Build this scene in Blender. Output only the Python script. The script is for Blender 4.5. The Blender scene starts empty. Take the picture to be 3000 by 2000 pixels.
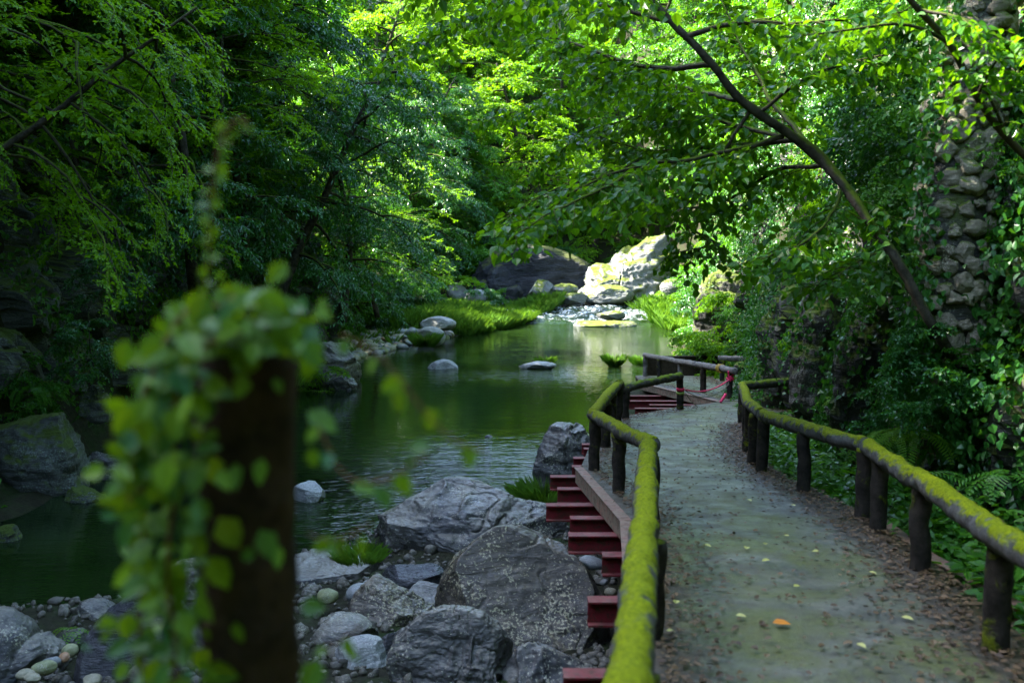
import bpy, bmesh, math, random
import numpy as np
from mathutils import Vector, Matrix
R = math.radians
rs = np.random.RandomState(7)
sc = bpy.context.scene
col = sc.collection

# ------------------------------------------------------------------ camera, sky, sun, exposure
CAM = np.array([0.0, 0.0, 4.5]); FPX = 2917.0; PITCH = math.atan(300 / FPX)
cd = bpy.data.cameras.new('camera'); cam = bpy.data.objects.new('camera', cd); col.objects.link(cam)
cd.lens = 35; cd.sensor_width = 36; cd.clip_start = 0.05; cd.clip_end = 2000
cam.location = CAM; cam.rotation_euler = (math.pi / 2 - PITCH, 0, 0)
cd.dof.use_dof = True; cd.dof.focus_distance = 17.0; cd.dof.aperture_fstop = 2.0
sc.camera = cam
SUN_DIR = Vector((-0.66, 0.18, 0.73)).normalized()
w = bpy.data.worlds.new('World'); sc.world = w; w.use_nodes = True
nt = w.node_tree
sky = nt.nodes.new('ShaderNodeTexSky'); sky.sky_type = 'NISHITA'; sky.sun_disc = False
sky.sun_elevation = math.asin(SUN_DIR.z); sky.sun_rotation = math.atan2(SUN_DIR.x, SUN_DIR.y)
nt.links.new(sky.outputs[0], nt.nodes['Background'].inputs[0]); nt.nodes['Background'].inputs[1].default_value = 0.15
sl = bpy.data.lights.new('sun', 'SUN'); sl.energy = 5.0; sl.angle = R(0.6); sl.color = (1.0, 0.95, 0.84)
so = bpy.data.objects.new('sun', sl); col.objects.link(so)
so.rotation_euler = SUN_DIR.to_track_quat('Z', 'Y').to_euler()
sc.view_settings.view_transform = 'Standard'; sc.view_settings.look = 'None'
sc.view_settings.exposure = 3.38; sc.view_settings.gamma = 1.0
sc.render.engine = 'CYCLES'
cy = sc.cycles
cy.use_denoising = True; cy.max_bounces = 7; cy.diffuse_bounces = 4; cy.glossy_bounces = 3
cy.transmission_bounces = 4; cy.transparent_max_bounces = 4; cy.caustics_reflective = False; cy.caustics_refractive = False
cy.use_adaptive_sampling = True; cy.adaptive_threshold = 0.01; cy.sample_clamp_indirect = 4.0

# ------------------------------------------------------------------ geometry helpers
CP, SP = math.cos(PITCH), math.sin(PITCH)
def ray(px, py):
    u = (px - 1500) / FPX; v = (1000 - py) / FPX
    return np.array([u, CP + v * SP, -SP + v * CP])
def at(px, py, Y):                       # the point seen at pixel (3000 px wide photo) at distance Y
    d = ray(px, py); return CAM + d * (Y / d[1])
def atz(px, py, z):
    d = ray(px, py); return CAM + d * ((z - CAM[2]) / d[2])
def pathz(Y): return 2.7 - 0.08 * Y

def hsh(i, j, k, s):
    n = (i * 374761393 + j * 668265263 + k * 1274126177 + s * 974634777) & 0xffffffff
    n = ((n ^ (n >> 13)) * 1274126177) & 0xffffffff
    return ((n ^ (n >> 16)) & 0xffff) / 65535.0
def vnoise(p, s=0):
    p = np.asarray(p, float); f = np.floor(p); t = p - f; t = t * t * (3 - 2 * t); i = f.astype(np.int64)
    r = 0
    for a in (0, 1):
        for b in (0, 1):
            for c in (0, 1):
                wt = (t[:, 0] if a else 1 - t[:, 0]) * (t[:, 1] if b else 1 - t[:, 1]) * (t[:, 2] if c else 1 - t[:, 2])
                r = r + wt * hsh(i[:, 0] + a, i[:, 1] + b, i[:, 2] + c, s)
    return r * 2 - 1
def fbm(p, o=4, s=0, g=0.5):
    p = np.asarray(p, float); r = 0; a = 1.0
    for k in range(o):
        r = r + a * vnoise(p * 2.03 ** k + 17.3 * k, s + k); a *= g
    return r
def worley(p, s=0):                      # F1, F2-F1, cell id
    i = np.floor(p).astype(np.int64); n = len(p)
    f1 = np.full(n, 9.0); f2 = np.full(n, 9.0); cid = np.zeros(n)
    for a in (-1, 0, 1):
        for b in (-1, 0, 1):
            for c in (-1, 0, 1):
                x, y, z = i[:, 0] + a, i[:, 1] + b, i[:, 2] + c
                d = np.sqrt((x + hsh(x, y, z, s) - p[:, 0]) ** 2 + (y + hsh(x, y, z, s + 1) - p[:, 1]) ** 2 + (z + hsh(x, y, z, s + 2) - p[:, 2]) ** 2)
                h = hsh(x, y, z, s + 3); lt = d < f1
                f2 = np.where(lt, f1, np.minimum(f2, d)); cid = np.where(lt, h, cid); f1 = np.where(lt, d, f1)
    return f1, f2 - f1, cid
def sstep(a, b, x):
    t = np.clip((x - a) / (b - a), 0, 1); return t * t * (3 - 2 * t)
def unit(v):
    v = np.asarray(v, float); return v / np.maximum(np.linalg.norm(v, axis=-1, keepdims=True), 1e-9)

def mesh(name, V, F, mat=None, smooth=False, var=None):
    """V (n,3); F: array (m,k) or list of such arrays"""
    me = bpy.data.meshes.new(name)
    Fs = F if isinstance(F, list) else [F]
    Fs = [np.asarray(f, np.int32) for f in Fs if len(f)]
    V = np.asarray(V, np.float32)
    me.vertices.add(len(V)); me.vertices.foreach_set('co', V.ravel())
    nl = sum(f.size for f in Fs); nf = sum(len(f) for f in Fs)
    me.loops.add(nl); me.loops.foreach_set('vertex_index', np.concatenate([f.ravel() for f in Fs]))
    me.polygons.add(nf)
    tot = np.concatenate([np.full(len(f), f.shape[1], np.int32) for f in Fs])
    st = np.concatenate([[0], np.cumsum(tot)[:-1]]).astype(np.int32)
    me.polygons.foreach_set('loop_start', st); me.polygons.foreach_set('loop_total', tot)
    me.polygons.foreach_set('use_smooth', np.full(nf, smooth))
    me.update(calc_edges=True); me.validate()
    if var is not None:
        a = me.attributes.new('var', 'FLOAT', 'POINT'); a.data.foreach_set('value', np.asarray(var, np.float32))
    if mat: me.materials.append(mat)
    return me
def obj(name, me, parent=None, loc=None):
    o = bpy.data.objects.new(name, me); col.objects.link(o)
    if parent: o.parent = parent
    if loc is not None: o.location = loc
    return o
def tag(o, label, cat, group=None, kind=None):
    if label: o['label'] = label
    if cat: o['category'] = cat
    if group: o['group'] = group
    if kind: o['kind'] = kind
    return o
def empty(name, loc=(0, 0, 0)):
    o = bpy.data.objects.new(name, None); o.empty_display_size = .2; col.objects.link(o); o.location = loc; return o
def struct(name, me):
    o = obj(name, me); o['kind'] = 'structure'; return o
def stuff(name, me, label, cat):
    return tag(obj(name, me), label, cat, None, 'stuff')

class MB:
    def __init__(s): s.V = []; s.F = {}; s.n = 0; s.var = []
    def add(s, V, F, var=0.5):
        V = np.asarray(V, float)
        for f in (F if isinstance(F, list) else [F]):
            f = np.asarray(f, np.int64)
            if len(f): s.F.setdefault(f.shape[1], []).append(f + s.n)
        s.V.append(V); s.n += len(V); s.var.append(np.full(len(V), var) if np.isscalar(var) else var)
    def mesh(s, name, mat, smooth=False):
        return mesh(name, np.concatenate(s.V), [np.concatenate(v) for v in s.F.values()], mat, smooth, np.concatenate(s.var))

def tube(path, rad, seg=8, cap=True):
    path = np.asarray(path, float); n = len(path); rad = np.broadcast_to(np.asarray(rad, float), (n,))
    T = unit(np.gradient(path, axis=0)); ref = np.array([0, 0, 1.0]) if abs(T[0][2]) < .9 else np.array([1.0, 0, 0])
    U = unit(np.cross(T, ref)); W = np.cross(T, U)
    a = np.linspace(0, 2 * math.pi, seg, endpoint=False)
    V = path[:, None] + rad[:, None, None] * (np.cos(a)[None, :, None] * U[:, None] + np.sin(a)[None, :, None] * W[:, None])
    V = V.reshape(-1, 3); i = np.arange(n - 1)[:, None] * seg; k = np.arange(seg)[None]; k2 = (k + 1) % seg
    F = np.stack([i + k, i + k2, i + seg + k2, i + seg + k], -1).reshape(-1, 4)
    Fs = [F]
    if cap:
        V = np.concatenate([V, path[:1], path[-1:]]); c0, c1 = n * seg, n * seg + 1; kk = np.arange(seg)
        Fs.append(np.concatenate([np.stack([np.full(seg, c0), (kk + 1) % seg, kk], -1),
                                  np.stack([np.full(seg, c1), (n - 1) * seg + kk, (n - 1) * seg + (kk + 1) % seg], -1)]))
    return V, Fs
def resample(pts, step):
    pts = np.asarray(pts, float); d = np.concatenate([[0], np.cumsum(np.linalg.norm(np.diff(pts, axis=0), axis=1))])
    n = max(2, int(d[-1] / step) + 1); t = np.linspace(0, d[-1], n)
    return np.stack([np.interp(t, d, pts[:, k]) for k in range(3)], 1)
def smoothpath(pts, step, it=3):
    p = np.asarray(pts, float)
    for _ in range(it):
        q = [p[0]]
        for a, b in zip(p[:-1], p[1:]): q += [a * .75 + b * .25, a * .25 + b * .75]
        p = np.array(q + [p[-1]])
    return resample(p, step)

BOXF = np.array([[0, 1, 3, 2], [4, 6, 7, 5], [0, 4, 5, 1], [2, 3, 7, 6], [0, 2, 6, 4], [1, 5, 7, 3]])
def box(c, ux, uy, uz):
    c, ux, uy, uz = map(lambda v: np.asarray(v, float), (c, ux, uy, uz))
    return np.array([c + a * ux + b * uy + d * uz for a in (-1, 1) for b in (-1, 1) for d in (-1, 1)]), BOXF

# leaves: P base, T direction, N normal, L length, W half width
def leaf_arrays(P, T, N, L, W, w1=.9, w2=.75, fold=.25, bend=.15):
    n = len(P); T = unit(T); S = unit(np.cross(T, N)); N = np.cross(S, T)
    L = np.broadcast_to(L, (n,))[:, None]; W = np.broadcast_to(W, (n,))[:, None]
    b = P; t = P + T * L - N * L * bend
    m1 = P + T * L * .3; m2 = P + T * L * .68 - N * L * bend * .4
    l1 = m1 + S * W * w1 + N * W * fold; l2 = m2 + S * W * w2 + N * W * fold
    r1 = m1 - S * W * w1 + N * W * fold; r2 = m2 - S * W * w2 + N * W * fold
    V = np.stack([b, r1, r2, t, l2, l1], 1).reshape(-1, 3)
    i = np.arange(n)[:, None] * 6
    F = np.concatenate([i + np.array([[0, 1, 2, 3]]), i + np.array([[0, 3, 4, 5]])])
    return V, F
class Leaves:
    def __init__(s): s.P = []; s.T = []; s.N = []; s.L = []; s.W = []; s.v = []
    def add(s, P, T, N, L, W, v):
        n = len(P); s.P.append(P); s.T.append(T); s.N.append(N)
        s.L.append(np.broadcast_to(L, (n,))); s.W.append(np.broadcast_to(W, (n,))); s.v.append(np.broadcast_to(v, (n,)))
    def mesh(s, name, mat, **k):
        c = np.concatenate
        V, F = leaf_arrays(c(s.P), c(s.T), c(s.N), c(s.L), c(s.W), **k)
        return mesh(name, V, F, mat, False, np.repeat(c(s.v), 6))

# ------------------------------------------------------------------ materials
def mat(name):
    m = bpy.data.materials.new(name); m.use_nodes = True; n = m.node_tree.nodes; l = m.node_tree.links
    return m, n, l, n['Principled BSDF'], n['Material Output']
def noise(n, l, scale, detail=4, rough=.6, vec=None, dist=0):
    t = n.new('ShaderNodeTexNoise'); t.inputs['Scale'].default_value = scale; t.inputs['Detail'].default_value = detail
    t.inputs['Roughness'].default_value = rough; t.inputs['Distortion'].default_value = dist
    if vec: l.new(vec, t.inputs['Vector'])
    return t.outputs['Fac']
def ramp(n, l, fac, *stops):
    r = n.new('ShaderNodeValToRGB'); e = r.color_ramp.elements
    while len(e) < len(stops): e.new(.5)
    for k, (p, c) in enumerate(stops):
        e[k].position = p; e[k].color = (*c, 1) if not np.isscalar(c) else (c, c, c, 1)
    l.new(fac, r.inputs[0]); return r.outputs[0]
def mix(n, l, fac, a, b, mode='MIX'):
    m = n.new('ShaderNodeMix'); m.data_type = 'RGBA'; m.blend_type = mode
    for sock, v in ((m.inputs[0], fac), (m.inputs[6], a), (m.inputs[7], b)):
        if isinstance(v, (int, float)): sock.default_value = v
        elif isinstance(v, tuple): sock.default_value = (*v, 1)
        else: l.new(v, sock)
    return m.outputs[2]
def mth(n, l, op, a, b=0.0, clamp=False):
    m = n.new('ShaderNodeMath'); m.operation = op; m.use_clamp = clamp
    for k, v in enumerate((a, b)):
        if isinstance(v, (int, float)): m.inputs[k].default_value = v
        else: l.new(v, m.inputs[k])
    return m.outputs[0]
def bump(n, l, p, h, strength=.5, dist=.05, normal=None):
    b = n.new('ShaderNodeBump'); b.inputs['Strength'].default_value = strength; b.inputs['Distance'].default_value = dist
    l.new(h, b.inputs['Height'])
    if normal: l.new(normal, b.inputs['Normal'])
    if p: l.new(b.outputs[0], p.inputs['Normal'])
    return b.outputs[0]
def coords(n): return n.new('ShaderNodeNewGeometry').outputs['Position']
def upness(n, l):
    g = n.new('ShaderNodeNewGeometry'); s = n.new('ShaderNodeSeparateXYZ'); l.new(g.outputs['Normal'], s.inputs[0]); return s.outputs[2]

def leaf_mat(name, dark, light, trans, rough=.45, spec=.5, tw=.4, accent=None):
    m, n, l, p, out = mat(name)
    a = n.new('ShaderNodeAttribute'); a.attribute_name = 'var'
    oi = n.new('ShaderNodeObjectInfo')
    f = mth(n, l, 'ADD', mth(n, l, 'MULTIPLY', a.outputs['Fac'], .75), mth(n, l, 'MULTIPLY', oi.outputs['Random'], .25))
    st = [(0.0, dark), (.9, light)] + ([(.985, light), (1.0, accent)] if accent else [])
    c = ramp(n, l, f, *st)
    l.new(c, p.inputs['Base Color']); p.inputs['Roughness'].default_value = rough; p.inputs['Specular IOR Level'].default_value = spec
    tr = n.new('ShaderNodeBsdfTranslucent')
    tc = mix(n, l, f, tuple(x * .6 for x in trans), trans); l.new(tc, tr.inputs[0])
    mx = n.new('ShaderNodeMixShader'); mx.inputs[0].default_value = tw
    l.new(p.outputs[0], mx.inputs[1]); l.new(tr.outputs[0], mx.inputs[2]); l.new(mx.outputs[0], out.inputs[0])
    return m
M_EVER = leaf_mat('evergreen_leaf', (.008, .060, .014), (.034, .135, .030), (.09, .30, .01), .32, .5, .32)
M_MAPLE = leaf_mat('maple_leaf', (.034, .125, .003), (.105, .230, .004), (.24, .50, .004), .5, .2, .45)
M_MID = leaf_mat('broadleaf_leaf', (.015, .092, .008), (.055, .175, .010), (.14, .40, .006), .4, .3, .4)
M_BROAD = leaf_mat('linden_leaf', (.012, .080, .008), (.060, .170, .006), (.20, .46, .004), .38, .3, .45, (.45, .30, .01))
M_IVY = leaf_mat('ivy_leaf', (.008, .065, .012), (.045, .150, .022), (.10, .32, .01), .33, .35, .3)
M_HERB = leaf_mat('herb_leaf', (.012, .085, .010), (.060, .180, .012), (.14, .40, .01), .4, .3, .35)
M_VINE = leaf_mat('vine_leaf', (.016, .095, .026), (.150, .260, .004), (.28, .46, .004), .45, .3, .35, (.30, .05, .02))
M_REED = leaf_mat('reed_leaf', (.050, .130, .016), (.110, .230, .020), (.22, .42, .02), .45, .4, .35)
M_FERN = leaf_mat('fern_frond', (.050, .150, .012), (.100, .230, .014), (.22, .45, .01), .5, .3, .4)
M_LITTER = leaf_mat('dead_leaf', (.035, .020, .012), (.16, .10, .05), (.05, .03, .01), .6, .3, .1, (.5, .5, .22))
M_YELLOW = leaf_mat('fallen_leaf', (.35, .33, .06), (.50, .46, .16), (.2, .2, .02), .5, .4, .1)
M_ORANGE = leaf_mat('orange_leaf', (.50, .16, .01), (.55, .20, .01), (.2, .08, .01), .5, .4, .1)

def bark_mat(name, a, b, moss=0.0, mosscol=(.06, .09, .006)):
    m, n, l, p, out = mat(name); v = coords(n)
    c = ramp(n, l, noise(n, l, 9, 6, .7, v), (.3, a), (.7, b))
    if moss:
        f = mth(n, l, 'ADD', mth(n, l, 'MULTIPLY', upness(n, l), .5), noise(n, l, 3, 5, .65, v))
        c = mix(n, l, ramp(n, l, f, (.75 - moss * .4, 0.), (.95 - moss * .4, 1.)), c, mosscol)
    l.new(c, p.inputs['Base Color']); p.inputs['Roughness'].default_value = .85; p.inputs['Specular IOR Level'].default_value = .12
    bump(n, l, p, noise(n, l, 30, 5, .7, v), .6, .02)
    return m
M_BARK = bark_mat('tree_bark', (.006, .005, .004), (.085, .072, .055), .30)
M_BARKP = bark_mat('pale_bark', (.05, .045, .04), (.15, .14, .12), .15)
M_TWIG = bark_mat('vine_stem', (.06, .03, .015), (.16, .07, .03))

def rock_mat(name, a, b, lichen=(.30, .30, .22), lich=.3, moss=0.0, mosscol=(.07, .11, .006), rough=.5, scale=1.0, bs=.6, top=None):
    m, n, l, p, out = mat(name); v = coords(n)
    big = noise(n, l, 1.3 * scale, 6, .62, v, .4); fine = noise(n, l, 14 * scale, 6, .7, v)
    c = ramp(n, l, big, (.32, a), (.5, tuple((x + y) / 2 for x, y in zip(a, b))), (.68, b))
    c = mix(n, l, .55, c, ramp(n, l, fine, (.3, .35), (.72, 1.25)), 'MULTIPLY')
    if lich:
        f = mth(n, l, 'ADD', mth(n, l, 'MULTIPLY', noise(n, l, 38 * scale, 3, .55, v), .75), mth(n, l, 'MULTIPLY', noise(n, l, 1.7 * scale, 3, .6, v), .45))
        c = mix(n, l, ramp(n, l, f, (.74 - lich * .25, 0.), (.80 - lich * .25, .85)), c, lichen)
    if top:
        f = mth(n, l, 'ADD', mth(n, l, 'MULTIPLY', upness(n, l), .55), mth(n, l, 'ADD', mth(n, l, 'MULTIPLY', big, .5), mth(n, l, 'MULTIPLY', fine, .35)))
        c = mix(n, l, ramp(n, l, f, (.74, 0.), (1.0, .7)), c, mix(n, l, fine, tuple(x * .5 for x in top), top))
    if moss > 0:
        f = mth(n, l, 'ADD', mth(n, l, 'MULTIPLY', upness(n, l), .45), mth(n, l, 'ADD', mth(n, l, 'MULTIPLY', noise(n, l, 1.6 * scale, 5, .7, v), 1.0), mth(n, l, 'MULTIPLY', fine, .25)))
        mf = ramp(n, l, f, (.94 - moss * .5, 0.), (1.12 - moss * .5, 1.))
        c = mix(n, l, mf, c, mix(n, l, noise(n, l, 20, 4, .6, v), tuple(x * .5 for x in mosscol), tuple(x * 1.4 for x in mosscol)))
    l.new(c, p.inputs['Base Color'])
    rr = ramp(n, l, noise(n, l, 5 * scale, 4, .6, v), (.35, rough - .15), (.7, min(1, rough + .2)))
    if moss > 0: rr = mix(n, l, mf, rr, (.95, .95, .95))
    l.new(rr, p.inputs['Roughness']); p.inputs['Specular IOR Level'].default_value = .35
    mp = n.new('ShaderNodeMapping'); mp.inputs['Rotation'].default_value = (.5, .4, .3); mp.inputs['Scale'].default_value = (1.2, 1.2, 5); l.new(v, mp.inputs[0])
    strat = noise(n, l, 1.6 * scale, 6, .68, mp.outputs[0], .5)
    h = mth(n, l, 'ADD', mth(n, l, 'MULTIPLY', strat, 1.3), mth(n, l, 'MULTIPLY', noise(n, l, 40 * scale, 4, .7, v), .10))
    h = mth(n, l, 'ADD', h, mth(n, l, 'MULTIPLY', noise(n, l, 7 * scale, 5, .7, v), .22))
    bump(n, l, p, h, bs, .12 / scale)
    return m
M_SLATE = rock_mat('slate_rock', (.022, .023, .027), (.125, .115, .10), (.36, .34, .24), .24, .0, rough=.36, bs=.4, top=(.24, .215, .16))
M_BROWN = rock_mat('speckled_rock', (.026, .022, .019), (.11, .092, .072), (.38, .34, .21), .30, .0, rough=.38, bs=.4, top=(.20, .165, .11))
M_GRAN = rock_mat('granite_rock', (.15, .15, .15), (.32, .32, .30), (.42, .42, .38), .35, .0, rough=.55, scale=1.5)
M_DARK = rock_mat('dark_rock', (.022, .024, .030), (.065, .060, .062), (.16, .16, .14), .15, .0, rough=.40)
M_CLIFFL = rock_mat('shaded_cliff', (.022, .026, .024), (.085, .09, .08), (.16, .19, .16), .35, .34, (.05, .075, .008), rough=.5)
M_CLIFFR = rock_mat('mossy_cliff', (.020, .018, .015), (.085, .078, .065), (.20, .20, .16), .3, .50, (.065, .095, .006), rough=.55)
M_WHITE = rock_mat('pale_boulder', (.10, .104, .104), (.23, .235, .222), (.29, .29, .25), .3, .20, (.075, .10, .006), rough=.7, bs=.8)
M_FARB = rock_mat('shade_toned_boulder', (.012, .014, .018), (.032, .034, .040), (.06, .06, .05), .15, .15, (.05, .06, .01), rough=.6, scale=.4, bs=.9)  # base set extra dark, standing in for shade on the boulder face
M_COB = [rock_mat('cobble_%s' % k, a, b, (.4, .4, .34), .15, .0, rough=.6, scale=2.5, bs=.3) for k, a, b in
         (('tan', (.18, .16, .10), (.34, .30, .20)), ('gray', (.13, .135, .13), (.28, .28, .27)), ('olive', (.15, .16, .07), (.30, .30, .15)), ('rust', (.22, .11, .05), (.36, .20, .10)))]
M_GRAVEL = rock_mat('gravel_stone', (.035, .031, .024), (.15, .132, .10), (.3, .28, .2), .2, .0, rough=.6, scale=2.5, bs=.4)
M_MASON = rock_mat('masonry_stone', (.12, .10, .072), (.32, .27, .19), (.38, .35, .26), .3, .24, rough=.65, scale=2.0)

def moss_log(name, amount, wood=(.10, .095, .085), wood2=(.03, .026, .022), m1=(.055, .075, .002), m2=(.25, .29, .004)):
    m, n, l, p, out = mat(name); v = coords(n)
    c = ramp(n, l, noise(n, l, 12, 6, .7, v), (.35, wood2), (.7, wood))
    f = mth(n, l, 'ADD', mth(n, l, 'MULTIPLY', upness(n, l), .42), mth(n, l, 'ADD', mth(n, l, 'ADD', mth(n, l, 'MULTIPLY', noise(n, l, 5.5, 5, .68, v, .6), 1.35), -.18), mth(n, l, 'MULTIPLY', noise(n, l, 26, 3, .6, v), .25)))
    mf = ramp(n, l, f, (1.08 - amount, 0.), (1.24 - amount, 1.))
    mc = ramp(n, l, noise(n, l, 55, 4, .7, v), (.3, m1), (.7, m2))
    l.new(mix(n, l, mf, c, mc), p.inputs['Base Color']); p.inputs['Roughness'].default_value = .9; p.inputs['Specular IOR Level'].default_value = .12
    h = mth(n, l, 'ADD', mth(n, l, 'MULTIPLY', noise(n, l, 90, 4, .75, v), 1.), mth(n, l, 'MULTIPLY', mf, 1.5))
    bump(n, l, p, h, .7, .012)
    return m
M_RAIL = moss_log('mossy_rail', .35, (.13, .13, .12), (.04, .038, .034))
M_RAILD = moss_log('mossy_dark_rail', .30, m1=(.05, .075, .004), m2=(.12, .17, .008))
M_RAILG = moss_log('weathered_rail', -.10, (.24, .22, .19), (.08, .07, .06))
M_POST = moss_log('mossy_post', .36, (.05, .042, .034), (.014, .012, .010), (.06, .075, .004), (.14, .17, .006))
M_PANEL = bark_mat('stained_panel', (.016, .011, .006), (.055, .040, .022))
M_OLD = bark_mat('weathered_dark_wood', (.003, .0024, .0018), (.055, .038, .025))

def steel_mat(name, c1, c2, c3):
    m, n, l, p, out = mat(name); v = coords(n)
    c = ramp(n, l, noise(n, l, 7, 7, .75, v, .5), (.36, c1), (.5, c2), (.7, c3))
    c = mix(n, l, ramp(n, l, noise(n, l, 13, 6, .75, v), (.50, 0.), (.60, .85)), c, (.050, .026, .014))
    c = mix(n, l, ramp(n, l, mth(n, l, 'MULTIPLY', upness(n, l), noise(n, l, 8, 4, .6, v)), (.25, 0.), (.7, .7)), c, (.19, .085, .07))
    l.new(c, p.inputs['Base Color']); p.inputs['Roughness'].default_value = .65; p.inputs['Specular IOR Level'].default_value = .25
    bump(n, l, p, noise(n, l, 60, 3, .6, v), .25, .01)
    return m
M_STEEL = steel_mat('red_steel', (.075, .020, .012), (.15, .010, .015), (.19, .020, .022))
M_GIRD = steel_mat('faded_girder', (.15, .125, .085), (.22, .18, .13), (.28, .07, .05))
M_RUST = steel_mat('rusty_steel', (.11, .02, .012), (.18, .05, .03), (.08, .03, .02))

def conc_mat():
    m, n, l, p, out = mat('mossy_concrete'); v = coords(n)
    c = ramp(n, l, noise(n, l, 2.2, 7, .68, v, .3), (.3, (.036, .033, .025)), (.5, (.085, .081, .062)), (.72, (.165, .158, .125)))
    f = mth(n, l, 'ADD', noise(n, l, 1.3, 6, .7, v, .6), mth(n, l, 'MULTIPLY', noise(n, l, 30, 3, .6, v), .2))
    c = mix(n, l, ramp(n, l, f, (.50, 0.), (.70, .85)), c, (.085, .090, .016))
    c = mix(n, l, .6, c, ramp(n, l, noise(n, l, 55, 5, .75, v), (.32, .35), (.62, 1.25)), 'MULTIPLY')
    c = mix(n, l, ramp(n, l, noise(n, l, 9, 6, .7, v), (.55, 0.), (.68, .85)), c, (.035, .028, .019))
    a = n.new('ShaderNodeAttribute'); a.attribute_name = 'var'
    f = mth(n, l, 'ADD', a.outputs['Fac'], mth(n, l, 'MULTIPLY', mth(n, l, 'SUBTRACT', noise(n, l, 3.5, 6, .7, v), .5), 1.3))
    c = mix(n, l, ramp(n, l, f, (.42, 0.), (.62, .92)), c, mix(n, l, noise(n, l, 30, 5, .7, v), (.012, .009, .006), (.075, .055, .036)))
    l.new(c, p.inputs['Base Color'])
    l.new(ramp(n, l, noise(n, l, 4, 5, .6, v), (.35, .38), (.65, .8)), p.inputs['Roughness'])
    bump(n, l, p, mth(n, l, 'ADD', noise(n, l, 60, 5, .7, v), noise(n, l, 6, 4, .6, v)), .5, .015)
    return m
M_CONC = conc_mat()

def ground_mat():
    m, n, l, p, out = mat('forest_soil'); v = coords(n)
    c = ramp(n, l, noise(n, l, 1.2, 7, .7, v), (.3, (.018, .014, .010)), (.5, (.03, .03, .016)), (.7, (.022, .045, .010)))
    c = mix(n, l, .6, c, ramp(n, l, noise(n, l, 12, 5, .7, v), (.3, .4), (.7, 1.6)), 'MULTIPLY')
    l.new(c, p.inputs['Base Color']); p.inputs['Roughness'].default_value = .9; p.inputs['Specular IOR Level'].default_value = .1
    bump(n, l, p, noise(n, l, 9, 6, .7, v), .8, .15)
    return m
M_GROUND = ground_mat()

def water_mat():
    m, n, l, p, out = mat('river_water'); v = coords(n)
    a = n.new('ShaderNodeAttribute'); a.attribute_name = 'var'          # 0 calm .. 1 rapids
    foam = noise(n, l, 2.2, 7, .75, v, .8)
    ff = mth(n, l, 'ADD', foam, mth(n, l, 'MULTIPLY', mth(n, l, 'SUBTRACT', a.outputs['Fac'], 1.0), .75))
    fm = ramp(n, l, ff, (.50, 0.), (.66, 1.))
    c = mix(n, l, fm, ramp(n, l, noise(n, l, .25, 3, .6, v), (.35, (.004, .010, .002)), (.65, (.009, .021, .004))), (.62, .68, .72))
    l.new(c, p.inputs['Base Color']); p.inputs['IOR'].default_value = 1.33; p.inputs['Specular IOR Level'].default_value = .6
    l.new(mix(n, l, fm, (.035, .035, .035), (.6, .6, .6)), p.inputs['Roughness'])
    mp = n.new('ShaderNodeMapping'); mp.inputs['Scale'].default_value = (.55, 1.5, 1); l.new(v, mp.inputs[0])
    h1 = noise(n, l, 2.6, 3, .5, mp.outputs[0], .6); h2 = noise(n, l, 9, 2, .5, mp.outputs[0], .4)
    cur = n.new('ShaderNodeAttribute'); cur.attribute_name = 'cur'
    h = mth(n, l, 'ADD', h1, mth(n, l, 'MULTIPLY', h2, .35))
    h = mth(n, l, 'MULTIPLY', h, mth(n, l, 'ADD', .13, mth(n, l, 'MULTIPLY', cur.outputs['Fac'], 2.2)))
    bump(n, l, p, h, .6, .10)
    return m
M_WATER = water_mat()

# ------------------------------------------------------------------ terrain
YL = [-12, 5, 10, 14, 16, 20, 24, 29, 33, 38, 44, 50, 55, 58, 62, 70, 140]
XLv = [-22, -14, -11, -9, -8.2, -8.4, -8, -6.3, -6.6, -5.9, -3.7, -.8, 1.0, 2.2, 3.5, 5, 8]
YR = [-12, 6, 8, 10.8, 13, 15, 16.5, 18, 20, 25, 30, 38, 50, 56, 62, 70, 140]
XRv = [-16, -12, -10, -7, -3.6, -2, -.5, .5, 1.4, 2.4, 3.6, 6.3, 8.2, 8, 7.5, 7, 10]
def xL(Y): return np.interp(Y, YL, XLv)
def xR(Y): return np.interp(Y, YR, XRv)
def cshift(Y): return np.interp(Y, [0, 12, 16, 22, 30, 40, 50, 62, 75], [0, 0, .5, 1.3, 2.3, 3.4, 5.2, 6, 5])
def height(X, Y):
    X = np.asarray(X, float); Y = np.asarray(Y, float)
    dR = X - xR(Y); dL = xL(Y) - X; Xs = X - cshift(Y)
    wob = fbm(np.stack([X * .25, Y * .25, X * 0], -1).reshape(-1, 3), 4, 3).reshape(X.shape)
    zR = np.minimum(.05 * np.maximum(dR, 0), .3) + sstep(11, 7, Y) * .35 * sstep(0, 2, dR) + sstep(3.2, 4.6, Xs) * 1.1 * sstep(30, 12, Y) + sstep(4.4, 5.8, Xs) * 6.5 + np.maximum(Xs - 5.5, 0) * .8
    near = sstep(40, 33, Y)
    cl = sstep(.4, 3, dL) * 6.5 + np.clip(dL - 2.6, 0, 16) * 1.5
    sh = np.minimum(.09 * np.maximum(dL, 0), .7) + np.maximum(dL - 5.5, 0) * .5
    zL = cl * near + sh * (1 - near)
    z = np.where(dR > 0, zR, np.where(dL > 0, zL, -.9 * sstep(0, 1.5, np.minimum(-dR, -dL)) ))
    z = z + np.clip(Y - 52, 0, 10) * .10 * sstep(3, 0, np.maximum(dL, 0)) 
    z = z + np.maximum(Y - 67, 0) * .60
    z = z + np.maximum(-6 - Y, 0) * .8  # unseen hill behind the camera, helps block frontal sky light
    amp = np.where((dR > 0) | (dL > 0), .25 + .05 * np.minimum(np.maximum(z, 0), 20), .1)
    return np.minimum(z, 42 + 0 * z) + wob * amp
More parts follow.
